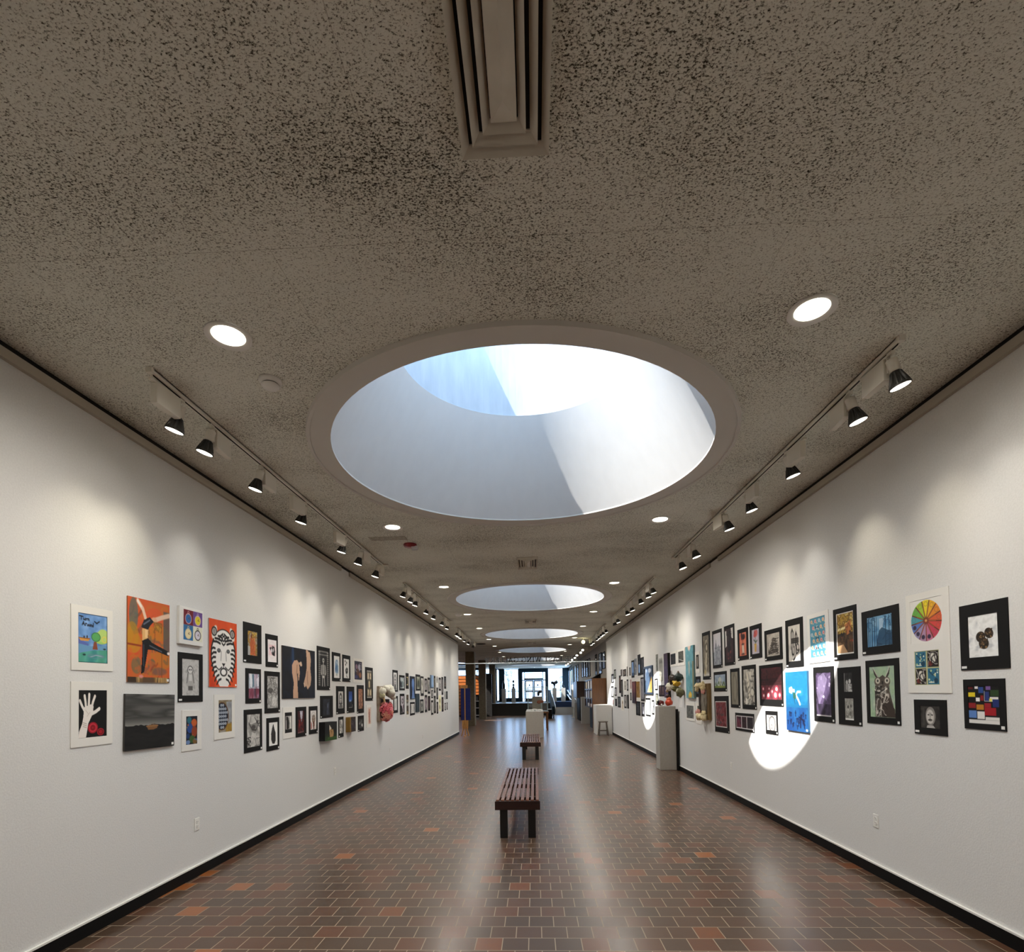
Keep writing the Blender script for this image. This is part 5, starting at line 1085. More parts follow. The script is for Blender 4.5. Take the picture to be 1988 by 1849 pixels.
add('R19', 'b', [lambda c: c.n('8a867c aaa69c c4c0b4 6a665e', 3, 4, 4).p([(.3, .05), (.42, .12), (.6, .5), (.66, .8), (.5, .82), (.36, .5)], 'd8d2c0').sk(5, 24, '35322c', .03, (.02, .2, .98, .98), .8).e(.8, .65, .14, .1, 'd0ccbe').p([(.5, .1), (.75, .05), (.7, .3)], 'd0cabc').p([(.2, .8), (.4, .85), (.35, .98), (.15, .98)], 'dcd8cc')], 'black matted grey beige drawing of a feather like shape')
add('R20', 'b', [lambda c: c.n('7a7566 8a8474 6c6759', 5, 2, 4).e(.5, .5, .3, .42, '857f70').o(.5, .5, .28, .4, .03, '5e5a4e').l([(.3, .2), (.3, .9)], .03, '5e5a4e').l([(.6, .1), (.62, .9)], .03, '969080')], 'narrow black matted plain olive grey picture')
add('R21', 'b', [lambda c: c.n('1c1012 2e171a 3a2024', 4, 5, 3).p([(.0, .05), (.16, .05), (.2, .5), (.0, .55)], 'cfcbc6').p([(.72, .0), (1, .0), (.98, .32), (.8, .3)], 'd4d0cc').p([(.3, .05), (.65, .02), (.68, .7), (.28, .72)], '171012').dots(5, 8, '6a2a28 8a3a34', .03, .06, (.3, .65, .7, .92)).sk(4, 14, '4a3a3c', .02, (.2, .05, .8, .6), .7)], 'tall black matted dark red tower picture')
add('R22', 'b', [lambda c: c.r(0, 0, 1, 1, 'd0ccc8').n('5a1a20 6e2026 7c3034 4c3a3c', 5, 5, 5, (.04, .03, .97, .97)).sk(6, 16, 'a89ca0', .02, (.08, .08, .92, .92), .6).sk(7, 10, '2a3034', .03, (.06, .2, .5, .95), .6)], 'large black matted mottled red painting, low on the wall')
add('R23', 'b', [lambda c: c.n('8a9cb4 a4b4c4 b8c0c8', 3, 3, 3).p([(.3, .9), (.34, .3), (.5, .15), (.62, .3), (.68, .9)], 'c4c8c0').dots(5, 14, '55684a 6a7a5a 445640', .03, .06, (.05, .6, .95, .85)).n('6a7a3a 8a9440', 5, 2, 5, (0, .84, 1, 1)).l([(.15, .35), (.15, .7)], .05, '7a8a9a')], 'small black matted blue and green landscape with a pale dome')
add('R24', 'b', [lambda c: c.n('e0dce0 d2d2da', 2, 2, 2).p([(.1, .6), (.35, .2), (.5, .45), (.7, .35), (1, .6), (1, 1), (0, 1), (0, .6)], 'a8acb4').sk(5, 34, '6a6e78', .03, (.02, .45, .98, .98), .7, .2).p([(.25, .5), (.33, .18), (.42, .5)], '6e727c')], 'black matted pale pencil drawing of pine trees')
add('R25', 'b', [lambda c: c.n('6a6254 8a8272 5a5346', 3, 5, 3).p([(.45, .12), (.68, .1), (.72, .35), (.6, .6), (.66, .95), (.2, .97), (.3, .6), (.35, .35)], 'cfc6ac').sk(6, 10, '4a4236', .03, (.3, .15, .7, .95)).r(0, .93, 1, 1, 'cfccc4').o(.6, .3, .18, .1, .03, '3a342a').e(.3, .9, .15, .06, 'b8a878')], 'tall black matted beige figure beside the carved totem relief')
add('R27', 'b', [photo(61, '1c2636 3a4a60 8a9ab0 2a3444')], 'black matted dark blue picture partly behind the totem relief')
add('R28', 'w', [lambda c: c.r(0, 0, 1, 1, '100f0e').r(.3, .14, .9, .84, '2a2620').r(.3, .14, .5, .84, 'd8d4c0').p([(.6, .2), (.8, .3), (.75, .8), (.55, .8)], '141210')], 'small white matted black film frame right of the teal board')
add('R29', 'c', [lambda c: c.n('5a929e 6aa2ac 4e8692', 3, 7, 4).p([(.3, 0), (.7, 0), (.62, .06), (.5, .1), (.38, .06)], 'e0c4b4').n('8a7a50 9a845a', 3, 6, 5, (.84, .3, 1, .98), .8).p([(.35, .3), (.5, .28), (.52, .5), (.46, .58), (.38, .5)], 'b4b4a4').l([(.2, .2), (.28, .5), (.25, .9)], .05, '8abac4').l([(.6, .5), (.58, .9)], .06, '4a7e90').p([(.3, .94), (.5, .86), (.75, .92), (.7, .99), (.3, .99)], 'c8a03a').e(.5, .93, .12, .03, 'e8cc5a')], 'tall thick teal board with gold at its foot')
add('R30', 'w', [lambda c: c.n('4a4c4a 62646 5a5c58'.replace('62646 ', '626460 '), 4, 4, 4).sk(5, 12, '8a8c86', .03).sk(6, 8, '24262a', .03)], 'white matted dark grey print below the teal board')
add('R31', 'w', [photo(63, '4a4a40 6a6a5c 3a3a34')], 'white matted olive print hidden behind the totem relief')
add('R32', 'w', [lambda c: c.n('22262a 2c3136 1c2024', 2, 3, 3).l([(.1, .25), (.4, .35)], .03, '5a5458').e(.5, .5, .2, .2, '3a3234', .6)], 'white matted nearly black print, left of the two small ones left of the teal board')
add('R33', 'w', [lambda c: c.n('4a4a42 5e5c52 3a3a36', 3, 3, 4).p([(.0, .95), (.0, .6), (.4, .8), (.8, .97)], '14120f').l([(.1, .68), (.95, .9)], .06, 'd4d2cc')], 'white matted olive grey print with a pale diagonal, beside the teal board')
add('R34', 'c', [lambda c: c.n('3a2838 46304a 52465e', 2, 8, 4).g('3c2432', '4a4260', 0, .4).n('4a3c56 5c5070 42364c', 3, 6, 6, (0, .3, 1, 1), .6)], 'tall narrow purple canvas above the red clay figures')
add('R35', 'w', [lambda c: c.r(0, 0, 1, 1, 'a8a69e').n('8a887e a8a69c', 3, 6, 3).r(0, .0, 1, .04, 'd8d6d0').r(0, .16, 1, .22, '6e6c64').e(.5, .5, .3, .08, 'b4b0a4').r(0, .7, 1, .74, '7a7870')], 'pale grey banded print left of the purple canvas')
add('R37', 'b', [lambda c: c.n('3a2426 4a3032 2a1c1e', 2, 2, 3).r(.5, 0, .58, 1, '15100f').r(.1, .1, .3, .9, '4e3638').r(.65, .05, .95, .95, '7a5a58').sk(4, 6, '1c1414', .03)], 'dark maroon folded piece above the plinth figures')
add('R40', 'f', [lambda c: c.n('2a2c3a 3a3c4c 222430', 2, 3, 3).e(.2, .1, .14, .08, 'e4e6ea').e(.65, .1, .2, .1, 'eceef0').r(.0, .16, .2, .5, 'c8d4dc', .7).p([(.28, 1), (.85, .35), (1, .45), (1, 1)], 'd0a040').n('e0bc5a c89434 ecd080', 4, 4, 5, (.5, .7, 1, 1), .6).p([(.85, .35), (1, .2), (1, .5)], '6a6aa0').r(.42, .05, .46, .4, '14151c')], 'large dark framed glazed picture with a gold triangle beside the far sun patch')
add('R48', 'c', [lambda c: c.n('6a2c2c 7c3a38 3a2228', 2, 3, 3).g('6e3030', '221c2a', .25, 1).n('8a4a44 5a3038', 3, 4, 5, (0, 0, 1, .5), .6)], 'red canvas fading to black left of the gold panel')
add('R47', 'w', [lambda c: c.n('8a6420 a07a2c 7a5418', 3, 4, 4).e(.5, .4, .2, .16, '6a4814', .7).sk(5, 8, '5a3c10', .04)], 'white matted gold brown panel')
FAR.update({
 'R36': ('p', photo(71, '5a5c54 7a7c74 8a8a80'), 'narrow tall grey strip, uppermost left of the pale banded print'),
 'R38': ('b', sketch(72, 'dcdae0'), 'small sunlit drawing right of the large dark framed picture'),
 'R39': ('b', photo(73, 'a8aa98 7a7c6a c8c8b8'), 'small drawing just left of the plinth figures, below the sunlit one'),
 'R41': ('b', photo(74, '121418 1c2026'), 'nearly black picture with no light streak in the raised top row'),
 'R42': ('b', lambda c: c.n('1a2028 222a34', 2, 2, 3).r(.15, .3, .85, 1, '8aaede').r(.35, .4, .6, .95, 'b8d0f0'), 'tallest picture of the raised top row, black over pale blue'),
 'R43': ('p', photo(76, '6a7078 a8aeb4 3a4048'), 'grey blue unmatted strip between the two pale blue pictures'),
 'R44': ('b', lambda c: c.n('7aa0d4 a0c0ea', 2, 3, 3).r(0, .8, 1, 1, '3a5680'), 'pale blue black matted picture at the far end of the raised top row'),
 'R45': ('b', photo(78, '2a2c2e 5a5c5a'), 'very small dark picture at the wall joint, top row'),
 'R46': ('b', lambda c: c.n('8a8890 a8a6ac 5a5a66', 2, 4, 5).l([(.5, .1), (.45, .9)], .12, '3a3c4c'), 'tall black matted grey figure between the gold panel and the framed picture'),
 'R49': ('p', photo(80, '9a6a64 c09a90'), 'small pinkish strip left of the red canvas'),
 'R50': ('b', photo(81, '5a5a5a 8a8a88'), 'small black picture below the pinkish strip'),
 'R51': ('b', lambda c: c.n('1c1d20 2a2c30', 2, 3, 3).r(.15, .3, .85, .36, '4a4c50').r(.15, .55, .85, .6, '44464a').r(.15, .75, .85, .79, '3c3e42'), 'black and charcoal striped picture below the gold panel'),
 'R52': ('b', lambda c: c.n('5a5a66 8a8a98', 2, 2, 3).p([(.4, .3), (.9, .25), (.8, .95), (.3, .95)], 'c8c8d4'), 'black matted picture half in sun right of the charcoal stripes'),
 'R53': ('b', lambda c: c.r(0, 0, 1, 1, 'd8e4e2').o(.5, .5, .25, .22, .05, '9ab4b4'), 'white sunlit drawing of a ring below the framed picture'),
 'R54': ('b', sketch(85, 'dce4e8'), 'narrow sunlit drawing right of the ring drawing'),
 'R55': ('p', photo(86, '5a544c 7a7468'), 'narrow brown grey strip right of the small brown picture, top row'),
 'R56': ('b', photo(87, '3a2c28 7a6a5c 5a4a40'), 'small wide brown picture in a black mat, top row beyond the wall joint'),
 'R57': ('p', photo(88, '4a4440 6a5c58'), 'small dark brown print left of the small wide brown picture'),
 'R58': ('w', photo(89, '8a867c a4a096'), 'white matted grey beige picture below the small wide brown one'),
 'R59': ('b', sketch(90, 'a8a6a2'), 'narrow black matted grey picture at the wall joint, middle row'),
 'R60': ('b', sketch(91, 'c8c0b4'), 'black matted beige sketch, bottom row next to the wall joint pair'),
 'R61': ('b', photo(92, '14110f 3a342e'), 'narrow black picture at the wall joint, bottom row'),
 'R62': ('b', photo(93, '2a2826 8a8478'), 'tall narrow dark picture beyond the white matted beige one'),
 'R63': ('b', photo(94, '3a1c14 8a5a40 241410'), 'tall narrow red brown picture beyond the tall dark one'),
 'R64': ('w', lambda c: c.n('e0d0b8 d4c4a8', 2, 2, 3).e(.5, .25, .25, .16, '4a3424').r(.4, .4, .65, .9, 'b89a70'), 'white matted tan figure in the bottom row near the white plinth'),
 'R65': ('b', photo(96, '4a4e4c 6a6e6c 2c2e2e'), 'dark green grey picture in the bottom row near the white plinth'),
 'R66': ('b', photo(97, 'a8b0a0 8a9484 c0c4b8'), 'black matted pale green picture high by the end of the right wall'),
 'R67': ('b', photo(98, 'a8acb4 c0c4cc'), 'black matted pale grey picture nearest the end of the right wall, top'),
 'R68': ('b', lambda c: c.n('e4e4e4 f0f0f0', 2, 2, 3).r(.6, .1, .7, .9, '6a6c6a'), 'sunlit white picture nearest the end of the right wall, middle'),
 'R69': ('b', lambda c: c.n('e8e8e8 d8d8d8', 2, 2, 3).r(.1, .2, .4, .8, 'b8b8b8'), 'sunlit white picture inside the farthest sun patch'),
 'R70': ('p', photo(101, '9a6a70 b88a8a'), 'small pink print nearest the end of the right wall, bottom'),
 'R71': ('b', photo(102, '1c1c1e 3a3a3c'), 'small black picture in the bottom row beside the pink print'),
})
for k, (kd, a, lab) in FAR.items(): add(k, kd, [a], lab)
# glazed frames on the lobby wall
LOB = {'E1': (23.15, 22.3, 2.58, 3.29), 'E2': (24.45, 23.4, 2.41, 3.34), 'E3': (25.85, 25.25, 2.40, 3.39), 'E4': (29.3, 28.3, 2.45, 3.4), 'E5': (30.6, 29.6, 2.45, 3.42),
       'E6': (31.9, 30.9, 2.5, 3.45), 'E7': (33.2, 32.3, 2.5, 3.45), 'E8': (37.2, 35.9, 2.3, 3.5), 'E9': (39.2, 37.8, 2.3, 3.5), 'E10': (41.8, 40.2, 2.3, 3.55)}
lobl = ['pale blue framed print on the lobby wall, nearest the gallery end', 'larger dark framed blue grey print, second on the lobby wall', 'dark narrow framed picture, third on the lobby wall above the walnut cabinet',
        'framed grey print, fourth on the lobby wall', 'dark framed brown print, fifth on the lobby wall', 'dark framed white print, sixth on the lobby wall', 'dark framed grey print, seventh on the lobby wall',
        'framed dark print, third from the far end of the lobby wall', 'framed bright bluish print, second from the far end of the lobby wall', 'framed teal print, last on the lobby wall by the side window']
lpal = ['8a9cc0 a8b8d4', '7a8498 a0a8b8 5a6478', '1c1612 3a2c20', '8a8a8c b0b0b0', '3a2a24 6a564a', 'c8ccd0 e4e8ea', '5a5a60 8a8a90', '2a3038 4a525c', 'a8ccd8 d0e8f0 6a98b0', '2c4a54 5a8a94']
for i, k in enumerate(LOB): add(k, 'f', [photo(200 + i, lpal[i])], lobl[i])


GEO = {
 'L1':[[3.451,3.805,1.825,2.269],[3.507,3.757,1.879,2.219]], 'L2':[[3.452,3.805,1.3,1.745],[3.513,3.753,1.359,1.687]], 
 'L3':[[3.955,4.425,1.752,2.414]], 'L4':[[3.932,4.488,1.221,1.657]], 'L5':[[4.555,4.892,2.102,2.436],[4.607,4.876,2.141,2.414]], 
 'L6':[[4.529,4.875,1.587,2.026],[4.583,4.82,1.645,1.971]], 'L7':[[4.579,4.855,1.15,1.512],[4.634,4.794,1.205,1.458]], 
 'L8':[[4.982,5.457,1.726,2.387]], 'L9':[[5.054,5.405,1.213,1.65],[5.125,5.355,1.278,1.596]], 
 'L10':[[5.576,5.955,1.995,2.433],[5.664,5.865,2.08,2.345]], 'L11':[[5.619,5.941,1.553,1.935],[5.679,5.904,1.607,1.879]], 
 'L12':[[5.586,5.962,1.024,1.488],[5.643,5.914,1.077,1.433]], 'L13':[[6.052,6.345,1.973,2.356],[6.098,6.313,2.032,2.295]], 
 'L14':[[6.025,6.391,1.431,1.92],[6.084,6.342,1.488,1.864]], 'L15':[[6.066,6.37,0.991,1.374],[6.12,6.328,1.047,1.319]], 
 'L16':[[6.467,7.446,1.597,2.256]], 'L17':[[6.465,6.773,1.099,1.488],[6.515,6.714,1.166,1.423]], 
 'L18':[[6.823,7.141,1.089,1.482],[6.876,7.073,1.136,1.429]], 'L19':[[7.227,7.517,1.098,1.481],[7.274,7.475,1.157,1.422]], 
 'L20':[[7.51,7.99,1.709,2.342],[7.56,7.944,1.76,2.288]], 'L21':[[7.617,8.1,1.297,1.624],[7.717,7.996,1.33,1.581]], 'L22':[[7.797,8.27,0.947,1.228]], 
 'L23':[[8.08,8.435,1.849,2.298],[8.155,8.393,1.901,2.245]], 'L24':[[8.523,8.893,1.851,2.289],[8.581,8.832,1.909,2.225]], 
 'L25':[[9.03,9.585,1.846,2.27],[9.098,9.507,1.9,2.222]], 'L26':[[8.244,8.612,1.334,1.774],[8.33,8.545,1.421,1.691]], 
 'L27':[[8.33,8.551,0.96,1.286],[8.371,8.517,1.024,1.239]], 'L28':[[8.717,9.081,1.334,1.773],[8.804,8.984,1.42,1.692]], 
 'L29':[[8.865,9.152,1.007,1.257]], 'L30':[[9.218,9.594,1.308,1.805],[9.295,9.531,1.387,1.737]], 
 'L31':[[9.264,9.582,0.986,1.262],[9.313,9.535,1.04,1.207]], 'L32':[[9.691,10.145,1.521,2.144],[9.776,10.076,1.574,2.084]], 
 'L33':[[9.74,10.032,1.024,1.447],[9.799,10.017,1.086,1.395]], 'L34':[[10.392,11.498,1.071,1.794]], 
 'L35':[[11.582,12.023,1.69,2.173],[11.644,11.941,1.729,2.116]], 'L36':[[11.624,12.006,1.221,1.596],[11.691,11.925,1.282,1.542]], 
 'L37':[[12.156,12.664,1.727,2.078],[12.238,12.604,1.772,2.027]], 'L38':[[12.196,12.62,1.163,1.647],[12.265,12.566,1.211,1.59]], 
 'L39':[[12.777,13.068,1.766,2.147],[12.856,13.024,1.85,2.057]], 'L40':[[12.761,13.075,1.075,1.65],[12.81,13.041,1.139,1.621]], 
 'L41':[[13.277,13.793,1.512,2.087],[13.422,13.695,1.526,2.029]], 'L42':[[13.198,13.711,1.101,1.434],[13.267,13.66,1.154,1.385]], 
 'L43':[[13.849,14.403,1.731,2.153],[13.964,14.346,1.77,2.099]], 'L44':[[13.88,14.318,1.156,1.646]], 
 'L45':[[14.448,14.85,1.585,2.122],[14.515,14.781,1.655,2.068]], 'L46':[[14.369,14.811,1.117,1.486],[14.442,14.734,1.172,1.438]], 
 'L47':[[14.996,15.317,1.696,2.072],[15.059,15.252,1.749,2.019]], 'L48':[[14.989,15.31,1.117,1.606],[15.052,15.244,1.185,1.537]], 
 'L49':[[15.429,15.769,1.64,2.113],[15.496,15.699,1.706,2.047]], 'L50':[[15.439,15.762,1.144,1.573],[15.502,15.696,1.204,1.513]], 
 'L51':[[15.895,16.347,1.803,2.202]], 'L52':[[15.95,16.223,1.506,1.747],[16.004,16.168,1.54,1.713]], 
 'L53':[[15.899,16.233,1.005,1.441],[15.965,16.165,1.065,1.379]], 'L54':[[16.396,16.638,1.663,2.194],[16.444,16.589,1.737,2.12]], 
 'L55':[[16.356,16.643,1.033,1.576],[16.413,16.585,1.109,1.5]], 'L56':[[16.819,17.063,1.985,2.188],[16.867,17.014,2.013,2.159]], 
 'L57':[[16.809,17.062,1.46,1.834],[16.859,17.011,1.513,1.782]], 'L58':[[16.807,17.061,1.006,1.379],[16.857,17.009,1.058,1.326]], 
 'L59':[[17.223,17.615,1.735,2.162],[17.3,17.535,1.795,2.102]], 'L60':[[17.18,17.623,1.07,1.587],[17.267,17.532,1.142,1.515]], 
 'L61':[[17.738,18.065,1.598,2.197],[17.803,17.999,1.682,2.113]], 'L62':[[17.726,18.063,1.036,1.525],[17.793,17.995,1.104,1.457]], 
 'L63':[[18.242,18.658,1.808,2.236],[18.324,18.573,1.868,2.176]], 'L64':[[18.322,18.529,1.436,1.714],[18.363,18.488,1.475,1.675]], 
 'L65':[[18.648,18.948,1.447,1.721],[18.707,18.887,1.486,1.682]], 'L66':[[18.304,18.546,1.065,1.317],[18.352,18.498,1.1,1.281]], 
 'L67':[[18.736,18.905,1.072,1.323],[18.77,18.871,1.107,1.288]], 'R1':[[3.785,3.408,1.725,2.163],[3.714,3.486,1.807,2.081]], 
 'R2':[[3.773,3.45,1.332,1.663],[3.738,3.495,1.369,1.619]], 'R3':[[4.307,3.873,1.572,2.326],[4.263,3.938,1.947,2.274],[4.231,3.981,1.631,1.887]], 
 'R4':[[4.254,3.929,1.262,1.522],[4.19,3.994,1.312,1.475]], 'R5':[[4.877,4.391,1.904,2.287],[4.802,4.477,1.97,2.226]], 
 'R6':[[4.841,4.41,1.31,1.854],[4.793,4.469,1.367,1.797]], 'R7':[[5.327,4.954,1.883,2.377],[5.279,5.003,1.936,2.328]], 
 'R8':[[5.283,4.919,1.273,1.812],[5.181,5.048,1.582,1.76],[5.175,5.038,1.32,1.522]], 'R9':[[5.731,5.349,1.279,1.836],[5.685,5.407,1.335,1.778]], 
 'R10':[[5.821,5.408,1.883,2.397],[5.77,5.472,1.943,2.352]], 'R11':[[6.322,5.923,1.862,2.404],[6.258,5.986,1.928,2.331]], 
 'R12':[[6.368,5.87,1.143,1.81]], 'R13':[[6.923,6.588,1.06,1.347],[6.892,6.621,1.109,1.298]], 
 'R14':[[7.077,6.423,1.41,1.924],[7.028,6.459,1.49,1.884]], 'R15':[[6.891,6.411,1.972,2.352],[6.828,6.476,2.023,2.299]], 
 'R16':[[7.95,7.284,1.036,1.287],[7.921,7.303,1.068,1.25]], 'R17':[[7.35,6.975,2.027,2.468],[7.282,7.053,2.087,2.408]], 
 'R18':[[7.785,7.408,2.033,2.47],[7.72,7.473,2.091,2.413]], 'R19':[[7.665,7.187,1.35,1.948],[7.622,7.241,1.41,1.893]], 
 'R20':[[8.11,7.755,1.356,1.927],[8.074,7.815,1.403,1.878]], 'R21':[[8.324,7.904,1.987,2.585],[8.283,7.954,2.03,2.533]], 
 'R22':[[8.842,8.206,0.953,1.521],[8.804,8.295,1.034,1.441]], 'R23':[[8.843,8.263,1.595,1.906],[8.802,8.32,1.651,1.859]], 
 'R24':[[8.87,8.426,1.969,2.575],[8.826,8.478,2.02,2.52]], 'R25':[[9.401,8.99,1.798,2.604],[9.364,9.05,1.854,2.544]], 'R26':[[9.514,8.998,1.118,1.73]], 
 'R27':[[9.821,9.55,1.495,1.865],[9.783,9.605,1.557,1.811]], 'R28':[[9.828,9.569,1.93,2.309],[9.777,9.61,2.0,2.254]], 
 'R29':[[10.461,9.956,1.472,2.453]], 'R30':[[10.489,9.921,1.046,1.391],[10.452,9.999,1.095,1.333]], 
 'R31':[[9.858,9.524,1.018,1.39],[9.772,9.59,1.096,1.34]], 'R32':[[11.654,11.071,2.125,2.441],[11.569,11.168,2.169,2.393]], 
 'R33':[[11.036,10.497,2.113,2.442],[10.958,10.575,2.173,2.398]], 'R34':[[12.205,11.853,1.463,2.449]], 
 'R35':[[12.685,12.243,1.825,2.391],[12.651,12.292,1.837,2.38]], 'R36':[[12.977,12.742,2.093,2.489],[12.953,12.765,2.124,2.457]], 
 'R37':[[12.733,12.169,1.493,1.746],[12.663,12.234,1.523,1.721]], 'R38':[[13.128,12.837,1.638,1.91],[13.084,12.88,1.671,1.882]], 
 'R39':[[13.072,12.797,1.286,1.557],[13.03,12.837,1.319,1.53]], 'R40':[[14.336,13.291,1.532,2.252],[14.264,13.4,1.59,2.214]], 
 'R41':[[14.794,14.385,2.059,2.533],[14.752,14.425,2.106,2.486]], 'R42':[[15.233,14.825,2.052,2.637],[15.177,14.891,2.122,2.462]], 
 'R43':[[15.757,15.356,2.088,2.559],[15.695,15.414,2.135,2.521]], 'R44':[[16.218,15.784,2.019,2.531],[16.15,15.847,2.08,2.48]], 
 'R45':[[16.568,16.38,2.099,2.347],[16.53,16.417,2.134,2.312]], 'R46':[[14.865,14.365,1.346,1.99],[14.802,14.422,1.398,1.951]], 
 'R47':[[15.604,14.863,1.329,1.969],[15.518,14.977,1.438,1.892]], 'R48':[[16.22,15.682,1.263,1.907]], 
 'R49':[[16.478,16.292,1.696,1.978],[16.44,16.329,1.736,1.939]], 'R50':[[16.524,16.316,1.342,1.577],[16.482,16.357,1.375,1.544]], 
 'R51':[[15.622,14.992,0.933,1.333],[15.531,15.077,0.981,1.285]], 'R52':[[14.842,14.423,0.935,1.312],[14.789,14.471,0.995,1.274]], 
 'R53':[[14.243,13.682,0.97,1.439],[14.208,13.715,1.008,1.392]], 'R54':[[13.499,13.265,1.031,1.395],[13.463,13.3,1.075,1.351]], 
 'R55':[[17.058,16.848,2.086,2.398],[17.015,16.889,2.129,2.354]], 'R56':[[17.752,17.165,2.107,2.332],[17.661,17.25,2.152,2.298]], 
 'R57':[[18.265,17.887,2.126,2.355],[18.188,17.962,2.158,2.323]], 'R58':[[17.673,17.136,1.625,1.986],[17.563,17.241,1.661,1.949]], 
 'R59':[[17.089,16.823,1.635,1.992],[17.035,16.876,1.685,1.942]], 'R60':[[17.643,17.222,1.078,1.504],[17.557,17.304,1.13,1.462]], 
 'R61':[[17.109,16.789,1.079,1.51],[17.027,16.867,1.122,1.476]], 'R62':[[18.256,17.866,1.44,2.013],[18.157,17.962,1.497,1.956]], 
 'R63':[[18.632,18.278,1.563,2.163],[18.56,18.347,1.647,2.079]], 'R64':[[18.227,17.729,0.977,1.366],[18.1,17.851,1.024,1.319]], 
 'R65':[[19.016,18.409,1.065,1.44],[18.922,18.497,1.103,1.402]], 'R66':[[19.747,19.32,2.084,2.418],[19.66,19.404,2.131,2.371]], 
 'R67':[[20.441,19.861,1.94,2.271],[20.324,19.976,1.98,2.205]], 'R68':[[20.578,19.975,1.403,1.822],[20.425,20.124,1.453,1.759]], 
 'R69':[[19.732,19.219,1.463,1.765],[19.627,19.32,1.505,1.723]], 'R70':[[20.281,19.999,1.13,1.313],[20.224,20.055,1.155,1.287]], 
 'R71':[[19.637,19.201,1.095,1.357],[19.548,19.286,1.132,1.321]], 
}
LLTAG = {'L6', 'L10', 'R1', 'R4', 'R5', 'R7', 'R17', 'R18', 'R15', 'R11', 'R10', 'L21', 'L26', 'L27', 'L28', 'L30', 'L31'}
THICK = {'L3': .009, 'L4': .016, 'L5': .026, 'L8': .009, 'L16': .012, 'L22': .09, 'L29': .07, 'R12': .02, 'R29': .035, 'R34': .06, 'R48': .03}
KN = {'b': 'matted_picture', 'w': 'matted_picture', 'c': 'canvas_picture', 'p': 'paper_print', 'f': 'framed_picture'}
TILT = {'L1': .6, 'L4': -1.0, 'L5': -.7, 'L7': -.6, 'L12': .4, 'L13': .5, 'L22': -1.4, 'R7': .4, 'R9': .5, 'R10': -1.0, 'R11': .4, 'R13': -.7, 'R16': -.5, 'R22': -.9, 'R3': .3}

def art_mesh(fn, u0, u1, z0, z1, y, nx, ny, parent, name='picture'):
    c = Art(nx, ny, 'e8e5de'); c.asp = (u1 - u0) / (z1 - z0); fn(c)
    xs = np.linspace(u0, u1, nx); zs = np.linspace(z1, z0, ny)
    X, Z = np.meshgrid(xs, zs)
    co = np.stack([X, np.full_like(X, y), Z], -1).reshape(-1, 3)
    idx = np.arange(nx * ny).reshape(ny, nx)
    q = np.stack([idx[:-1, :-1], idx[1:, :-1], idx[1:, 1:], idx[:-1, 1:]], -1).reshape(-1, 4)
    me = bpy.data.meshes.new(name)
    me.vertices.add(len(co)); me.vertices.foreach_set('co', co.ravel())
    me.loops.add(q.size); me.loops.foreach_set('vertex_index', q.ravel())
    me.polygons.add(len(q)); me.polygons.foreach_set('loop_start', np.arange(0, q.size, 4)); me.polygons.foreach_set('loop_total', np.full(len(q), 4))
    me.update(calc_edges=True)
    a = np.clip(c.a, 0, 1).reshape(-1, 3); a = np.where(a <= .04045, a / 12.92, ((a + .055) / 1.055) ** 2.4)
    at = me.color_attributes.new('pigment', 'FLOAT_COLOR', 'POINT')
    at.data.foreach_set('color', np.concatenate([a, np.ones((len(a), 1))], 1).ravel())
    me.materials.append(ART)
    o = bpy.data.objects.new(name, me); COL.objects.link(o); o.parent = parent
    return o, a.mean(0)

def mat_ring(u0, u1, z0, z1, holes, th, yb, m, parent, name):
    us = sorted({u0, u1, *[h[0] for h in holes], *[h[1] for h in holes]}); zs = sorted({z0, z1, *[h[2] for h in holes], *[h[3] for h in holes]})
    mb = MB()
    for a, b in zip(us, us[1:]):
        for c, d in zip(zs, zs[1:]):
            mu, mz = (a + b) / 2, (c + d) / 2
            if any(h[0] < mu < h[1] and h[2] < mz < h[3] for h in holes): continue
            mb.add([(a, -th, c), (b, -th, c), (b, -th, d), (a, -th, d)], [(0, 1, 2, 3)])
    for h in [(u0, u1, z0, z1)] + holes:
        r0 = [(h[0], -th, h[2]), (h[1], -th, h[2]), (h[1], -th, h[3]), (h[0], -th, h[3])]
        mb.rings([r0, [(x, -yb, z) for x, _, z in r0]], False, False, False)
    return mb.build(name, m, parent)

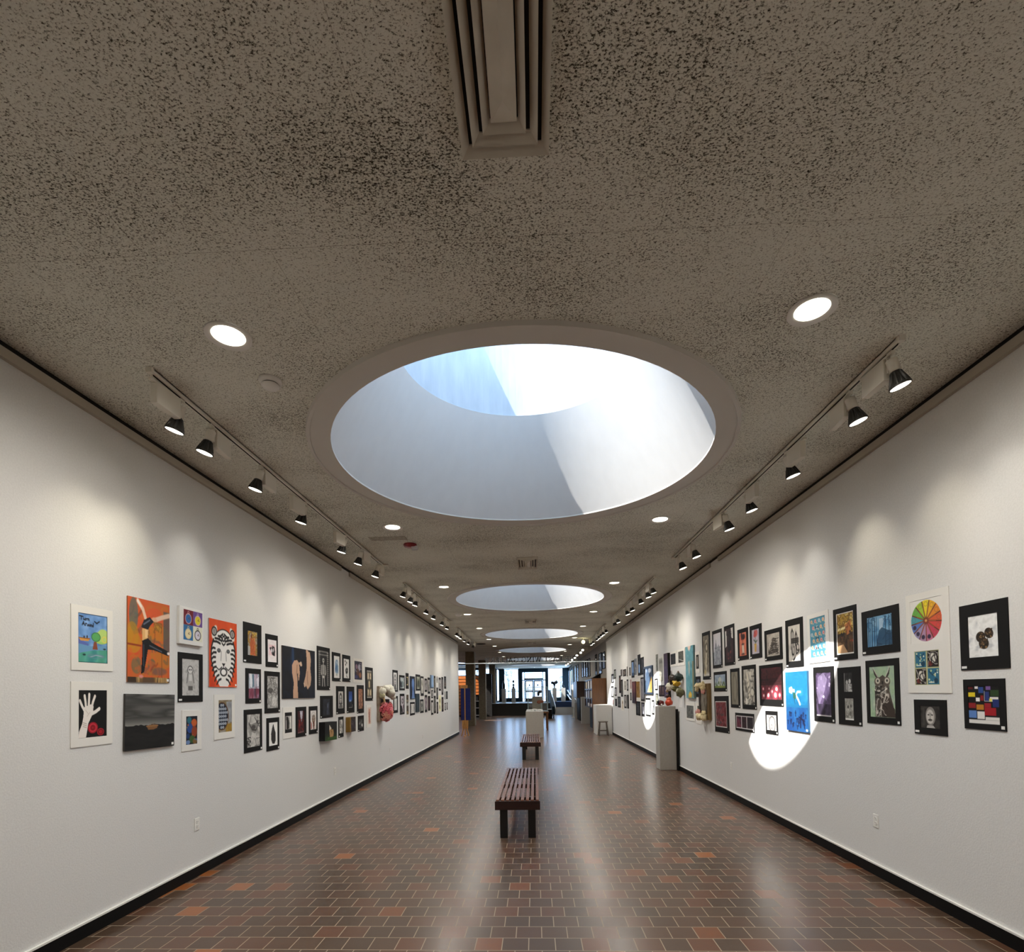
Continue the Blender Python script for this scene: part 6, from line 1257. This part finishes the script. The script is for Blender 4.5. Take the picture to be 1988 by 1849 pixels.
def hang(k, g, X, sgn):
    kind, arts, lab = P[k]
    if kind == 'c':   # sizes were read at the front face
        f = 1 - THICK.get(k, .02) / abs(X); g = [[q[0] * f, q[1] * f, 1.62 + (q[2] - 1.62) * f, 1.62 + (q[3] - 1.62) * f] for q in g]
    R = g[0]; yc, zc = (R[0] + R[1]) / 2, (R[2] + R[3]) / 2
    left = X < 0
    cv = lambda q: (sorted([sgn * (q[0] - yc), sgn * (q[1] - yc)])) + [q[2] - zc, q[3] - zc]
    u0, u1, z0, z1 = cv(R); inn = [cv(q) for q in g[1:]]
    t = math.radians(TILT.get(k, 0)) * (-1 if left else 1)
    o = thing(KN[kind], lab, 'painting' if kind == 'c' else 'picture', (X, yc, zc), 0, LW if left else (RW if k[0] == 'R' else 'framed prints on the lobby wall'), (0, t, PI / 2 if left else -PI / 2))
    y0, y1 = min(R[0], R[1]), max(R[0], R[1])
    def res(q, Y0, Y1):
        px = 1040 * abs(X) * (1 / Y0 - 1 / Y1)
        return int(min(110, max(16, px * 2.0 * (q[1] - q[0]) / (u1 - u0)))), int(min(170, max(24, 1040 * (q[3] - q[2]) / Y0 * 1.4)))
    tg = None
    if kind in 'bw':
        m = MATB if kind == 'b' else MATW
        if not inn: inn = [[u0 + .1 * (u1 - u0), u1 - .1 * (u1 - u0), z0 + .1 * (z1 - z0), z1 - .1 * (z1 - z0)]]
        mat_ring(u0, u1, z0, z1, inn, .006, 0, m, o, 'mat')
        for q, fn in zip(inn, arts): art_mesh(fn, *q, -.0035, *res(q, y0, y1), o)
        tg = -.0062
    elif kind == 'c':
        th = THICK.get(k, .02); q = inn[0] if (inn and k == 'L5') else [u0, u1, z0, z1]
        a, mean = art_mesh(arts[0], *q, -th - .0008, *res(q, y0, y1), o, 'painted_face')
        em = WHITE if k == 'L5' else mat('canvas_edge_' + k, list(mean * .8), .8)
        if k in ('L22', 'R34'): em = MATB
        if k == 'L29': em = mat('gold_edge', '8a6a2e', .4, .3)
        box('canvas', em, (u0, -th, z0), (u1, 0, z1), o, .002); tg = -th - .0012
    elif kind == 'p':
        art_mesh(arts[0], u0, u1, z0, z1, -.0025, *res([u0, u1, z0, z1], y0, y1), o)
        box('sheet', MATW, (u0 - .012, -.002, z0 - .012), (u1 + .012, 0, z1 + .012), o)
    else:
        f = .03 if k != 'R40' else .05
        mat_ring(u0, u1, z0, z1, [[u0 + f, u1 - f, z0 + f, z1 - f]], .03, 0, MATB if k != 'R40' else mat('slate_frame', '1c2a38', .4), o, 'frame')
        art_mesh(arts[0], u0 + f, u1 - f, z0 + f, z1 - f, -.01, *res([u0 + f, u1 - f, z0 + f, z1 - f], y0, y1), o)
        box('glass_pane', GLASS, (u0 + f, -.016, z0 + f), (u1 - f, -.014, z1 - f), o)
    if tg is not None and y0 < 10 and kind in 'bc' and k not in ('L5', 'L16', 'L22', 'L29', 'R29'):
        if k in LLTAG: b = (u0 + .008, u0 + .05, z0 + .012, z0 + .028)
        else: b = (u1 - .035, u1 - .01, z0 + .012, z0 + .032)
        box('caption_card', CARD, (b[0], tg - .0006, b[2]), (b[1], tg, b[3]), o)
    return o

for k, g in GEO.items():
    if k in ('L34', 'R26'): continue
    X = XL if k[0] == 'L' else XR
    hang(k, g, X, 1 if X < 0 else -1)
for k, v in LOB.items(): hang(k, [list(v)], 2.95, -1)

# pink flower relief on the left wall
o = thing('flower_relief', 'relief of pink paper blossoms under white puffs on a board on the left wall', 'relief', (XL, 10.58, 1.1))
box('board', noisy('relief_board', '8a7a68', 'b0a290', 8, .8), (0, -.17, .0), (.05, .17, .70), o, .003)
box('dark_box', mat('relief_slate', '24262c', .6), (.05, -.06, .30), (.2, .02, .44), o, .004)
PK = [mat('petal_' + c, c, .7) for c in ('e8909a', 'e87a88', 'f0a898', 'd86a74', 'ecb09a')]
rnd = random.Random(12); pm = []
for j in range(5):
    mb = MB()
    for a in range(7):
        q = 2 * PI * a / 7 + rnd.uniform(-.2, .2); L = rnd.uniform(.045, .06)
        d = Vector((math.cos(q), math.sin(q), 0)); s = Vector((-d.y, d.x, 0)); up = Vector((0, 0, 1))
        pts = [Vector((0, 0, 0)), d * L * .5 + s * .014 + up * .018, d * L * .5 - s * .014 + up * .018, d * L + up * .012]
        mb.add([tuple(p) for p in pts] + [tuple(p - up * .002) for p in pts], [(0, 1, 3, 2), (4, 6, 7, 5), (0, 4, 5, 1), (1, 5, 7, 3), (3, 7, 6, 2), (2, 6, 4, 0)])
    mb.ell((0, 0, .01), (.012, .012, .014), 8, 5)
    me = mb.build('pink_blossom', PK[j]); pm.append(me.data); bpy.data.objects.remove(me)
cc = Vector((.125, 0, .2)); rad = Vector((.125, .17, .185))
for i in range(70):
    b = bpy.data.objects.new('pink_blossom', pm[i % 5]); COL.objects.link(b); b.parent = o
    zz = 1 - 2 * (i + .5) / 70; q = i * 2.39996; d = Vector((math.cos(q) * math.sqrt(1 - zz * zz), math.sin(q) * math.sqrt(1 - zz * zz), zz))
    if d.x < -.45: d.x = -d.x
    b.location = cc + Vector((d.x * rad.x, d.y * rad.y, d.z * rad.z)) * rnd.uniform(.88, 1.06)
    b.rotation_euler = (d + Vector((rnd.uniform(-.4, .4), rnd.uniform(-.4, .4), rnd.uniform(-.3, .3)))).to_track_quat('Z', 'Y').to_euler(); b.scale = [rnd.uniform(.8, 1.25)] * 3
MB().ell(tuple(cc), tuple(rad * .82)).build('blossom_core', mat('petal_core', 'a04a48', .8), o)
PU = [noisy('puff_' + c, c, d, 30, .9, .4) for c, d in (('d8d4c4', 'e4e0d2'), ('c4c0b4', 'd0ccc0'), ('cfcbb4', 'b8b48c'))]
for i, (dx, u, v, r) in enumerate(((.1, -.13, .62, .07), (.16, -.05, .66, .075), (.2, .05, .67, .08), (.18, .14, .62, .075), (.24, .02, .58, .085), (.1, -.14, .54, .06), (.2, .12, .54, .06), (.26, .06, .5, .055), (.12, .02, .68, .06), (.14, .16, .56, .06))):
    blob(o, 'white_puff', PU[(0, 0, 0, 0, 1, 2, 1, 1, 0, 0)[i]], (dx, u, v - .02), (r, r, r), .16, 30 + i, 16, 10)
MB().tube([(.12, -.12, .48), (.14, -.12, .38)], .02).build('tan_stem', mat('relief_tan', 'b89a70', .7), o)

# carved totem relief on the right wall
o = thing('totem_relief', 'thick wooden board relief with bark face and cream and pink blossoms at its corners', 'relief', (XR, 9.25, 1.12))
WD = m_wood('relief_brown_wood', '5a4420', '74592c', .6, 2)
box('board', WD, (-.045, -.25, 0), (0, .25, .61), o, .006)
blob(o, 'bark_face', noisy('bark_grey', '5c5448', '8a8274', 25, .9, .8, (1, 1, .3)), (-.045, -.02, .30), (.03, .17, .27), .12, 3, 20, 14)
box('dark_side', mat('relief_dark', '2a1c16', .8), (-.06, .16, .02), (-.01, .245, .59), o)
YL = [noisy('bloom_' + c, c, d, 20, .7) for c, d in (('e0d0a0', 'ead9b0'), ('d8c490', 'e8d8ac'), ('d89088', 'e0a89a'))]
for i, (u, v, r, m) in enumerate(((.22, .57, .06, 0), (.25, .51, .045, 0), (-.05, .58, .065, 1), (-.09, .53, .05, 1), (-.1, .48, .045, 2), (.2, .12, .055, 2), (.18, .05, .07, 0), (.1, .04, .06, 0), (-.1, .1, .06, 1), (-.12, .04, .06, 0), (-.06, .03, .05, 1))):
    blob(o, 'blossom', YL[m], (-.085, u, v), (r * .75, r, r * .9), .3, 50 + i, 16, 10)

# ceramic masks projecting from the right wall
def mask(lab, col, y, z, r, feats, seed):
    y *= 1.033; z = 1.62 + (z - 1.62) * 1.033
    o = thing('ceramic_mask', lab, 'sculpture', (XR, y, z), 0, 'ceramic masks on the right wall')
    m = noisy('mask_' + col, col, col, 20, .4)
    blob(o, 'body', m, (-.085, 0, 0), (.08, r[0] * .72, r[1] * .92), .16, seed, 20, 14)
    for nm, pts, rad, c in feats: MB().tube([(x * .72, y * .75, z * .9) for x, y, z in pts], rad, 8).build(nm, mat('maskf_' + c, c, .4), o)
    return o
mask('dark brown ceramic mask with two thin antennae, upper left of the cluster', '2c1f16', 10.78, 1.84, (.075, .11),
     [('antenna', [(-.14, .03, .09), (-.15, .05, .2)], [.008, .003], '4a3c30'), ('antenna', [(-.14, -.03, .09), (-.15, -.05, .2)], [.008, .003], '4a3c30'), ('wing_line', [(-.215, 0, .08), (-.22, 0, -.06)], .006, '6a5038')], 1)
mask('black green ceramic mask with brown crest, upper right of the cluster', '142420', 10.33, 1.87, (.1, .09),
     [('crest', [(-.12, 0, .08), (-.13, -.01, .14)], [.03, .012], '5a4630'), ('crest', [(-.12, .05, .07), (-.13, .06, .12)], [.024, .008], '5a3a20'), ('beak', [(-.17, .08, .03), (-.18, .17, .05)], [.02, .004], '26201a'), ('eye', [(-.2, .04, .02), (-.212, .04, .02)], .014, 'cfcabb')], 2)
mask('bright yellow ceramic mask in the middle of the cluster', 'c8a02c', 10.47, 1.755, (.07, .06), [('petal', [(-.2, .0, .03), (-.22, .03, .05)], .018, 'e8c848'), ('petal', [(-.2, -.03, .0), (-.22, -.05, -.02)], .018, 'e8c848')], 3)
mask('cream white ceramic mask with dark mouth, left end of the cluster', 'd6d0bc', 11.05, 1.70, (.105, .09), [('mouth', [(-.2, .02, -.02), (-.215, -.04, -.03)], .022, '3a2218'), ('jaw', [(-.18, .03, -.09), (-.19, -.03, -.11)], .028, 'b0926a')], 4)
mask('olive brown ceramic mask below the yellow one', '5c5626', 10.55, 1.655, (.1, .065), [('stripe', [(-.205, .06, .02), (-.215, -.05, .0)], .01, '8a8448'), ('stripe', [(-.205, .05, -.02), (-.21, -.05, -.03)], .01, '3a3616')], 5)
mask('grey olive ceramic mask hanging lowest in the cluster', '6a6648', 10.25, 1.585, (.085, .1), [('stripe', [(-.2, .04, .05), (-.21, -.04, .02)], .01, '9a9674'), ('stripe', [(-.205, .05, -.02), (-.205, -.05, -.05)], .01, '4a462c')], 6)

# ------------------------------------------------------------------ light
sl = bpy.data.lights.new('sun', 'SUN'); sl.energy = SUN_W; sl.angle = .009; sl.color = (1, .97, .92)
so = bpy.data.objects.new('sun', sl); COL.objects.link(so); so.rotation_euler = SUN.to_track_quat('-Z', 'Y').to_euler(); so.location = (-8, 0, 12)
W = bpy.data.worlds.new('sky'); SC.world = W; W.use_nodes = True
nt = W.node_tree; bg = nt.nodes['Background']
tc = nt.nodes.new('ShaderNodeTexCoord'); sp = nt.nodes.new('ShaderNodeSeparateXYZ'); rp = nt.nodes.new('ShaderNodeValToRGB')
ramp(rp, [(0, (.52, .82, 1.28)), (.25, (.48, .77, 1.22)), (.6, (.56, .77, 1.0)), (1, (.58, .78, .98))])
nt.links.new(tc.outputs['Generated'], sp.inputs[0]); nt.links.new(sp.outputs[2], rp.inputs[0]); nt.links.new(rp.outputs[0], bg.inputs[0])
bg.inputs[1].default_value = SKY_W
# daylight portals in the openings that the sky is seen through (sampling guides, they give off nothing)
def portal(loc, rot, sx, sy):
    l = bpy.data.lights.new('sky_opening', 'AREA'); l.shape = 'RECTANGLE'; l.size = sx; l.size_y = sy
    l.cycles.is_portal = True
    p = bpy.data.objects.new('sky_opening', l); COL.objects.link(p); p.location = loc; p.rotation_euler = rot
for k in range(6): portal((SKX, SKY + k * SKD, H + 2.4), (0, 0, 0), 2.7, 2.7)
portal((0, YF + .25, 2.3), (-PI / 2, 0, 0), 6, 3)
portal((3.13, 44.3, 2.4), (0, PI / 2, 0), 2.2, 4.4)
portal((-12.3, 30, 2.4), (0, -PI / 2, 0), 2, 2)
portal((-7.7, 38.4, 3.3), (-PI / 2, 0, 0), 8.6, .9)
portal((-5.51, 30.73, H + .3), (0, 0, 0), 1.4, 1.4); portal((-5.75, 36.9, H + .3), (0, 0, 0), 2, 2)
portal((-3.25, 44.1, 2.3), (0, -PI / 2, 0), 3, 5)

# ------------------------------------------------------------------ camera
cd = bpy.data.cameras.new('camera'); co = bpy.data.objects.new('camera', cd); COL.objects.link(co)
F, YAW, PIT, ROL, CY = 1039.998, .0419, .0255, .0159, 1319.646
fw = Vector((-math.sin(YAW) * math.cos(PIT), math.cos(YAW) * math.cos(PIT), math.sin(PIT)))
r0 = Vector((math.cos(YAW), math.sin(YAW), 0)); u0 = r0.cross(fw)
r = r0 * math.cos(ROL) - u0 * math.sin(ROL); u = u0 * math.cos(ROL) + r0 * math.sin(ROL)
M = Matrix((r, u, -fw)).transposed().to_4x4(); M.translation = (0, 0, 1.62); co.matrix_world = M
cd.sensor_fit = 'HORIZONTAL'; cd.sensor_width = 36; cd.lens = F / 1988 * 36; cd.shift_y = (CY - 924.5) / 1988; cd.clip_start = .05; cd.clip_end = 300
SC.camera = co
vs = SC.view_settings; vs.view_transform = 'Standard'; vs.look = 'None'; vs.gamma = 1; vs.exposure = EXPO; vs.use_curve_mapping = False
cy = SC.cycles; cy.max_bounces = 10; cy.diffuse_bounces = 6; cy.glossy_bounces = 4; cy.transparent_max_bounces = 12; cy.sample_clamp_indirect = 6
cy.caustics_reflective = False; cy.caustics_refractive = False
